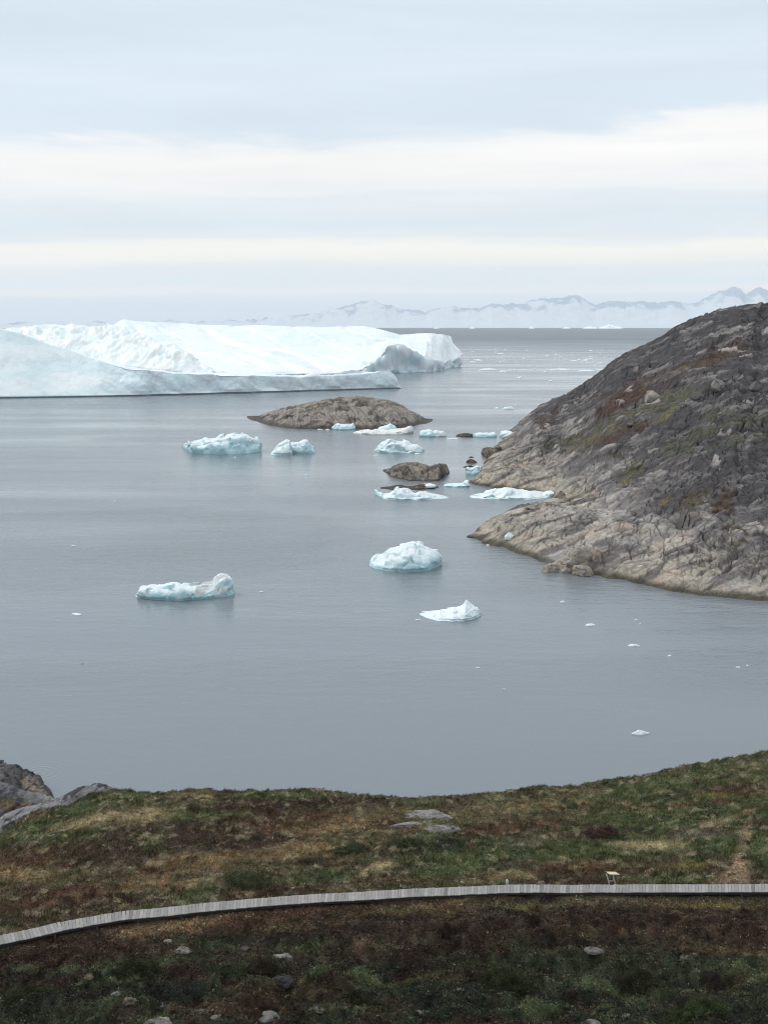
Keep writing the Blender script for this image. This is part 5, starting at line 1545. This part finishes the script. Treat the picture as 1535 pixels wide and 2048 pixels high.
def build_stand():
    # waist-high wooden stand with a slanting pale top, just behind the boardwalk
    bx, by, _ = ground_hit(1221, 1771)
    by = max(by, float(np.interp(bx / by, WA, WY)) + 0.95)
    bx = float(azim(1221, 1771)) * by
    gz = float(ground_z(np.array([bx]), np.array([by]))[0])
    k = math.hypot(by, CAMH - gz) / F

    def pt(u, v, dy=0.0):
        x, y, z = at_y(u, v, by + dy); return np.array([float(x), float(y), float(z)])
    loc = (bx, by, gz)
    root = empty('wooden_stand', loc); tag(root, 'small wooden stand with a slanting pale top beside the boardwalk', 'wooden stand')
    grey = S(186, 180, 170); dk = S(84, 78, 72)
    t = Boxes()
    c = pt(1224, 1746.5)
    ux = np.array([0.31, 0.03, -0.02]); vy = np.array([-0.12, 0.17, 0.012])
    nrm = np.cross(ux, vy); nrm /= np.linalg.norm(nrm)
    t.add(c, ux, vy, nrm * 0.018, S(196, 190, 164)); t.build('top', WOOD, root, loc)
    for nm, p0, p1, w, col in (('leg', pt(1211.5, 1747, 0.0), pt(1219.5, 1775, -0.1), 0.10, grey), ('leg', pt(1225, 1750, 0.05), pt(1231, 1775, -0.05), 0.09, grey),
                               ('brace', pt(1223, 1751, 0.22), pt(1208, 1774, 0.3), 0.075, dk)):
        b = Boxes(); b.beam(p0, p1, w, w * 0.8, col); b.build(nm, WOOD, root, loc)
    b = Boxes(); b.beam(pt(1216, 1763, 0.05), pt(1228, 1760.5, 0.05), 0.05, 0.09, S(150, 146, 142)); b.build('crossbar', WOOD, root, loc)
    b = Boxes(); b.add(pt(1210, 1744.5, 0.1), np.array([0.05, 0, 0]), np.array([0, 0.1, 0]), np.array([0, 0, 0.07]), dk); b.build('bracket', WOOD, root, loc)


build_stand()


def build_post():
    A = float(azim(1013, 1772))
    y = float(np.interp(A, WA, WY)) + 0.85; x = A * y
    gz = float(ground_z(np.array([x]), np.array([y]))[0])
    loc = (x, y, gz); root = empty('marker_post', loc); tag(root, 'short pale marker post standing behind the boardwalk', 'marker post')
    n, hs = 12, [(0.085, -0.2), (0.085, 0.43), (0.075, 0.445), (0.002, 0.447)]
    th = np.linspace(0, 2 * math.pi, n, endpoint=False)
    P = np.array([[[r * math.cos(t), r * math.sin(t), h] for r, h in hs] for t in th])
    grid_obj('post', P, WOOD, np.broadcast_to(S(186, 182, 176), P.shape), parent=root, wrap=True, shade=False)
    hs = [(0.089, 0.30), (0.092, 0.305), (0.092, 0.40), (0.089, 0.405)]
    P = np.array([[[r * math.cos(t), r * math.sin(t), h] for r, h in hs] for t in th])
    grid_obj('band', P, WOOD, np.broadcast_to(S(206, 204, 200), P.shape), parent=root, wrap=True, shade=False)


build_post()

# ------------------------------------------------------------------ air
def build_haze():
    x0, x1, y0, y1, z0, z1 = -60000, 60000, -20000, 70000, -420, 2300
    v = [(x0, y0, z0), (x1, y0, z0), (x1, y1, z0), (x0, y1, z0), (x0, y0, z1), (x1, y0, z1), (x1, y1, z1), (x0, y1, z1)]
    m = bpy.data.materials.new('haze_air'); m.use_nodes = True
    t = m.node_tree; t.nodes.clear()
    out = t.nodes.new('ShaderNodeOutputMaterial'); pv = t.nodes.new('ShaderNodeVolumePrincipled')
    pv.inputs['Color'].default_value = (0.915, 0.955, 0.998, 1); pv.inputs['Density'].default_value = HAZE_D
    pv.inputs['Anisotropy'].default_value = 0.0
    t.links.new(pv.outputs[0], out.inputs['Volume'])
    o = mesh_from('haze', v, quads=BOX_Q, mat=m, shade=False)
    tag(o, kind='stuff')


HAZE_D = 1.75e-5
build_haze()

# ------------------------------------------------------------------ sky, sun
SUN_EL, SUN_AZ = math.radians(44), math.radians(-52)   # from the left, behind thin cloud
SKY_STRENGTH = 0.1


def build_world():
    w = bpy.data.worlds.new('World'); scene.world = w; w.use_nodes = True
    t = w.node_tree; nd = t.nodes; bg = nd['Background']; L = t.links.new
    bg.inputs['Strength'].default_value = SKY_STRENGTH
    sky = nd.new('ShaderNodeTexSky'); sky.sky_type = 'NISHITA'; sky.sun_disc = False
    sky.sun_elevation = SUN_EL; sky.sun_rotation = SUN_AZ
    tc = nd.new('ShaderNodeTexCoord'); sep = nd.new('ShaderNodeSeparateXYZ'); L(tc.outputs['Generated'], sep.inputs[0])

    def mth(op, a, b=None):
        n = nd.new('ShaderNodeMath'); n.operation = op
        for i, q in enumerate((a, b)):
            if q is None: continue
            if isinstance(q, (int, float)): n.inputs[i].default_value = q
            else: L(q, n.inputs[i])
        return n.outputs[0]

    def noise(scale, sc, detail, dist=0.0):
        m = nd.new('ShaderNodeVectorMath'); m.operation = 'MULTIPLY'; L(tc.outputs['Generated'], m.inputs[0]); m.inputs[1].default_value = scale
        n = nd.new('ShaderNodeTexNoise'); n.inputs['Scale'].default_value = sc; n.inputs['Detail'].default_value = detail; n.inputs['Distortion'].default_value = dist
        n.inputs['Roughness'].default_value = 0.55
        L(m.outputs[0], n.inputs['Vector']); return n.outputs['Fac']
    n1 = noise((2.2, 2.2, 9.0), 1.3, 4, 0.3); n2 = noise((4.0, 4.0, 36.0), 1.0, 7, 0.7); n3 = noise((2.2, 2.2, 30.0), 1.0, 6, 0.6)
    tilt = mth('MULTIPLY', sep.outputs['X'], -0.020)
    zc = mth('ADD', mth('ADD', sep.outputs['Z'], mth('MULTIPLY', mth('MINIMUM', mth('MULTIPLY', mth('ABSOLUTE', sep.outputs['Z']), 9.0), 1.0), 0.019)), mth('MULTIPLY', tilt, mth('MINIMUM', mth('MULTIPLY', mth('ABSOLUTE', sep.outputs['Z']), 9.0), 1.0)))
    k = mth('MINIMUM', mth('MULTIPLY', mth('ABSOLUTE', sep.outputs['Z']), 9.0), 1.0)
    zc = mth('ADD', zc, mth('MULTIPLY', mth('MULTIPLY', mth('SUBTRACT', n1, 0.5), 0.045), k))
    zc = mth('ADD', zc, mth('MULTIPLY', mth('MULTIPLY', mth('SUBTRACT', n2, 0.5), 0.055), k))
    ramp = nd.new('ShaderNodeValToRGB'); ramp.color_ramp.interpolation = 'EASE'
    L(zc, ramp.inputs['Fac'])
    stops = [(0.0, (192, 205, 217)), (0.014, (195, 207, 218)), (0.022, (204, 214, 221)), (0.029, (236, 231, 222)), (0.036, (216, 222, 223)), (0.048, (222, 225, 223)), (0.058, (243, 236, 224)), (0.070, (243, 237, 226)), (0.078, (220, 224, 226)), (0.090, (209, 219, 226)), (0.104, (216, 222, 226)),
             (0.120, (228, 229, 229)), (0.138, (236, 233, 230)), (0.152, (238, 235, 231)), (0.160, (230, 231, 231)), (0.168, (206, 217, 226)), (0.18, (202, 215, 226)), (0.20, (205, 217, 226)), (0.24, (199, 213, 223)), (0.32, (205, 217, 226)), (0.5, (220, 227, 233)), (1.0, (228, 232, 236))]
    cr = ramp.color_ramp
    while len(cr.elements) < len(stops): cr.elements.new(0.5)
    for e, (p, c) in zip(cr.elements, stops):
        e.position = p; e.color = tuple(S(*c)) + (1,)
    # faint streaks inside the layers
    stv = nd.new('ShaderNodeMapRange'); stv.inputs['From Min'].default_value = 0.3; stv.inputs['From Max'].default_value = 0.7
    stv.inputs['To Min'].default_value = 0.945; stv.inputs['To Max'].default_value = 1.045; L(n3, stv.inputs['Value'])
    sc = nd.new('ShaderNodeVectorMath'); sc.operation = 'SCALE'; L(ramp.outputs['Color'], sc.inputs[0]); zen = nd.new('ShaderNodeMapRange'); zen.interpolation_type = 'SMOOTHSTEP'
    zen.inputs['From Min'].default_value = 0.30; zen.inputs['From Max'].default_value = 0.95; zen.inputs['To Min'].default_value = 1.0; zen.inputs['To Max'].default_value = 1.12
    L(sep.outputs['Z'], zen.inputs['Value'])
    L(mth('MULTIPLY', mth('MULTIPLY', stv.outputs[0], zen.outputs[0]), 1.0 / SKY_STRENGTH), sc.inputs['Scale'])
    mix = nd.new('ShaderNodeMix'); mix.data_type = 'RGBA'; mix.inputs['Factor'].default_value = 0.95
    L(sky.outputs[0], mix.inputs[6]); L(sc.outputs[0], mix.inputs[7])
    L(mix.outputs[2], bg.inputs['Color'])
    sun = bpy.data.lights.new('sun', 'SUN'); sun.energy = 1.0; sun.angle = math.radians(14); sun.color = (1.0, 0.965, 0.91)
    o = bpy.data.objects.new('sun', sun); COL.objects.link(o)
    o.rotation_euler = (math.pi / 2 - SUN_EL, 0, math.pi - SUN_AZ)


build_world()

# ------------------------------------------------------------------ camera
cam = bpy.data.cameras.new('camera'); cam.sensor_fit = 'VERTICAL'; cam.sensor_height = 36.0
cam.lens = F / 2048 * 36.0; cam.clip_start = 0.5; cam.clip_end = 200000
co = bpy.data.objects.new('camera', cam); COL.objects.link(co)
co.location = (0, 0, CAMH); co.rotation_euler = (math.pi / 2 - PITCH, 0, 0)
scene.camera = co

scene.render.engine = 'CYCLES'
cy = scene.cycles
cy.use_denoising = True; cy.denoising_quality = 'HIGH'; cy.filter_width = 1.0
cy.use_adaptive_sampling = False
cy.max_bounces = 6; cy.diffuse_bounces = 3; cy.glossy_bounces = 3; cy.volume_bounces = 4; cy.transmission_bounces = 2
cy.caustics_reflective = False; cy.caustics_refractive = False
vs = scene.view_settings
vs.view_transform = 'Standard'; vs.look = 'None'; vs.exposure = 0.36; vs.gamma = 1.0; vs.use_curve_mapping = False
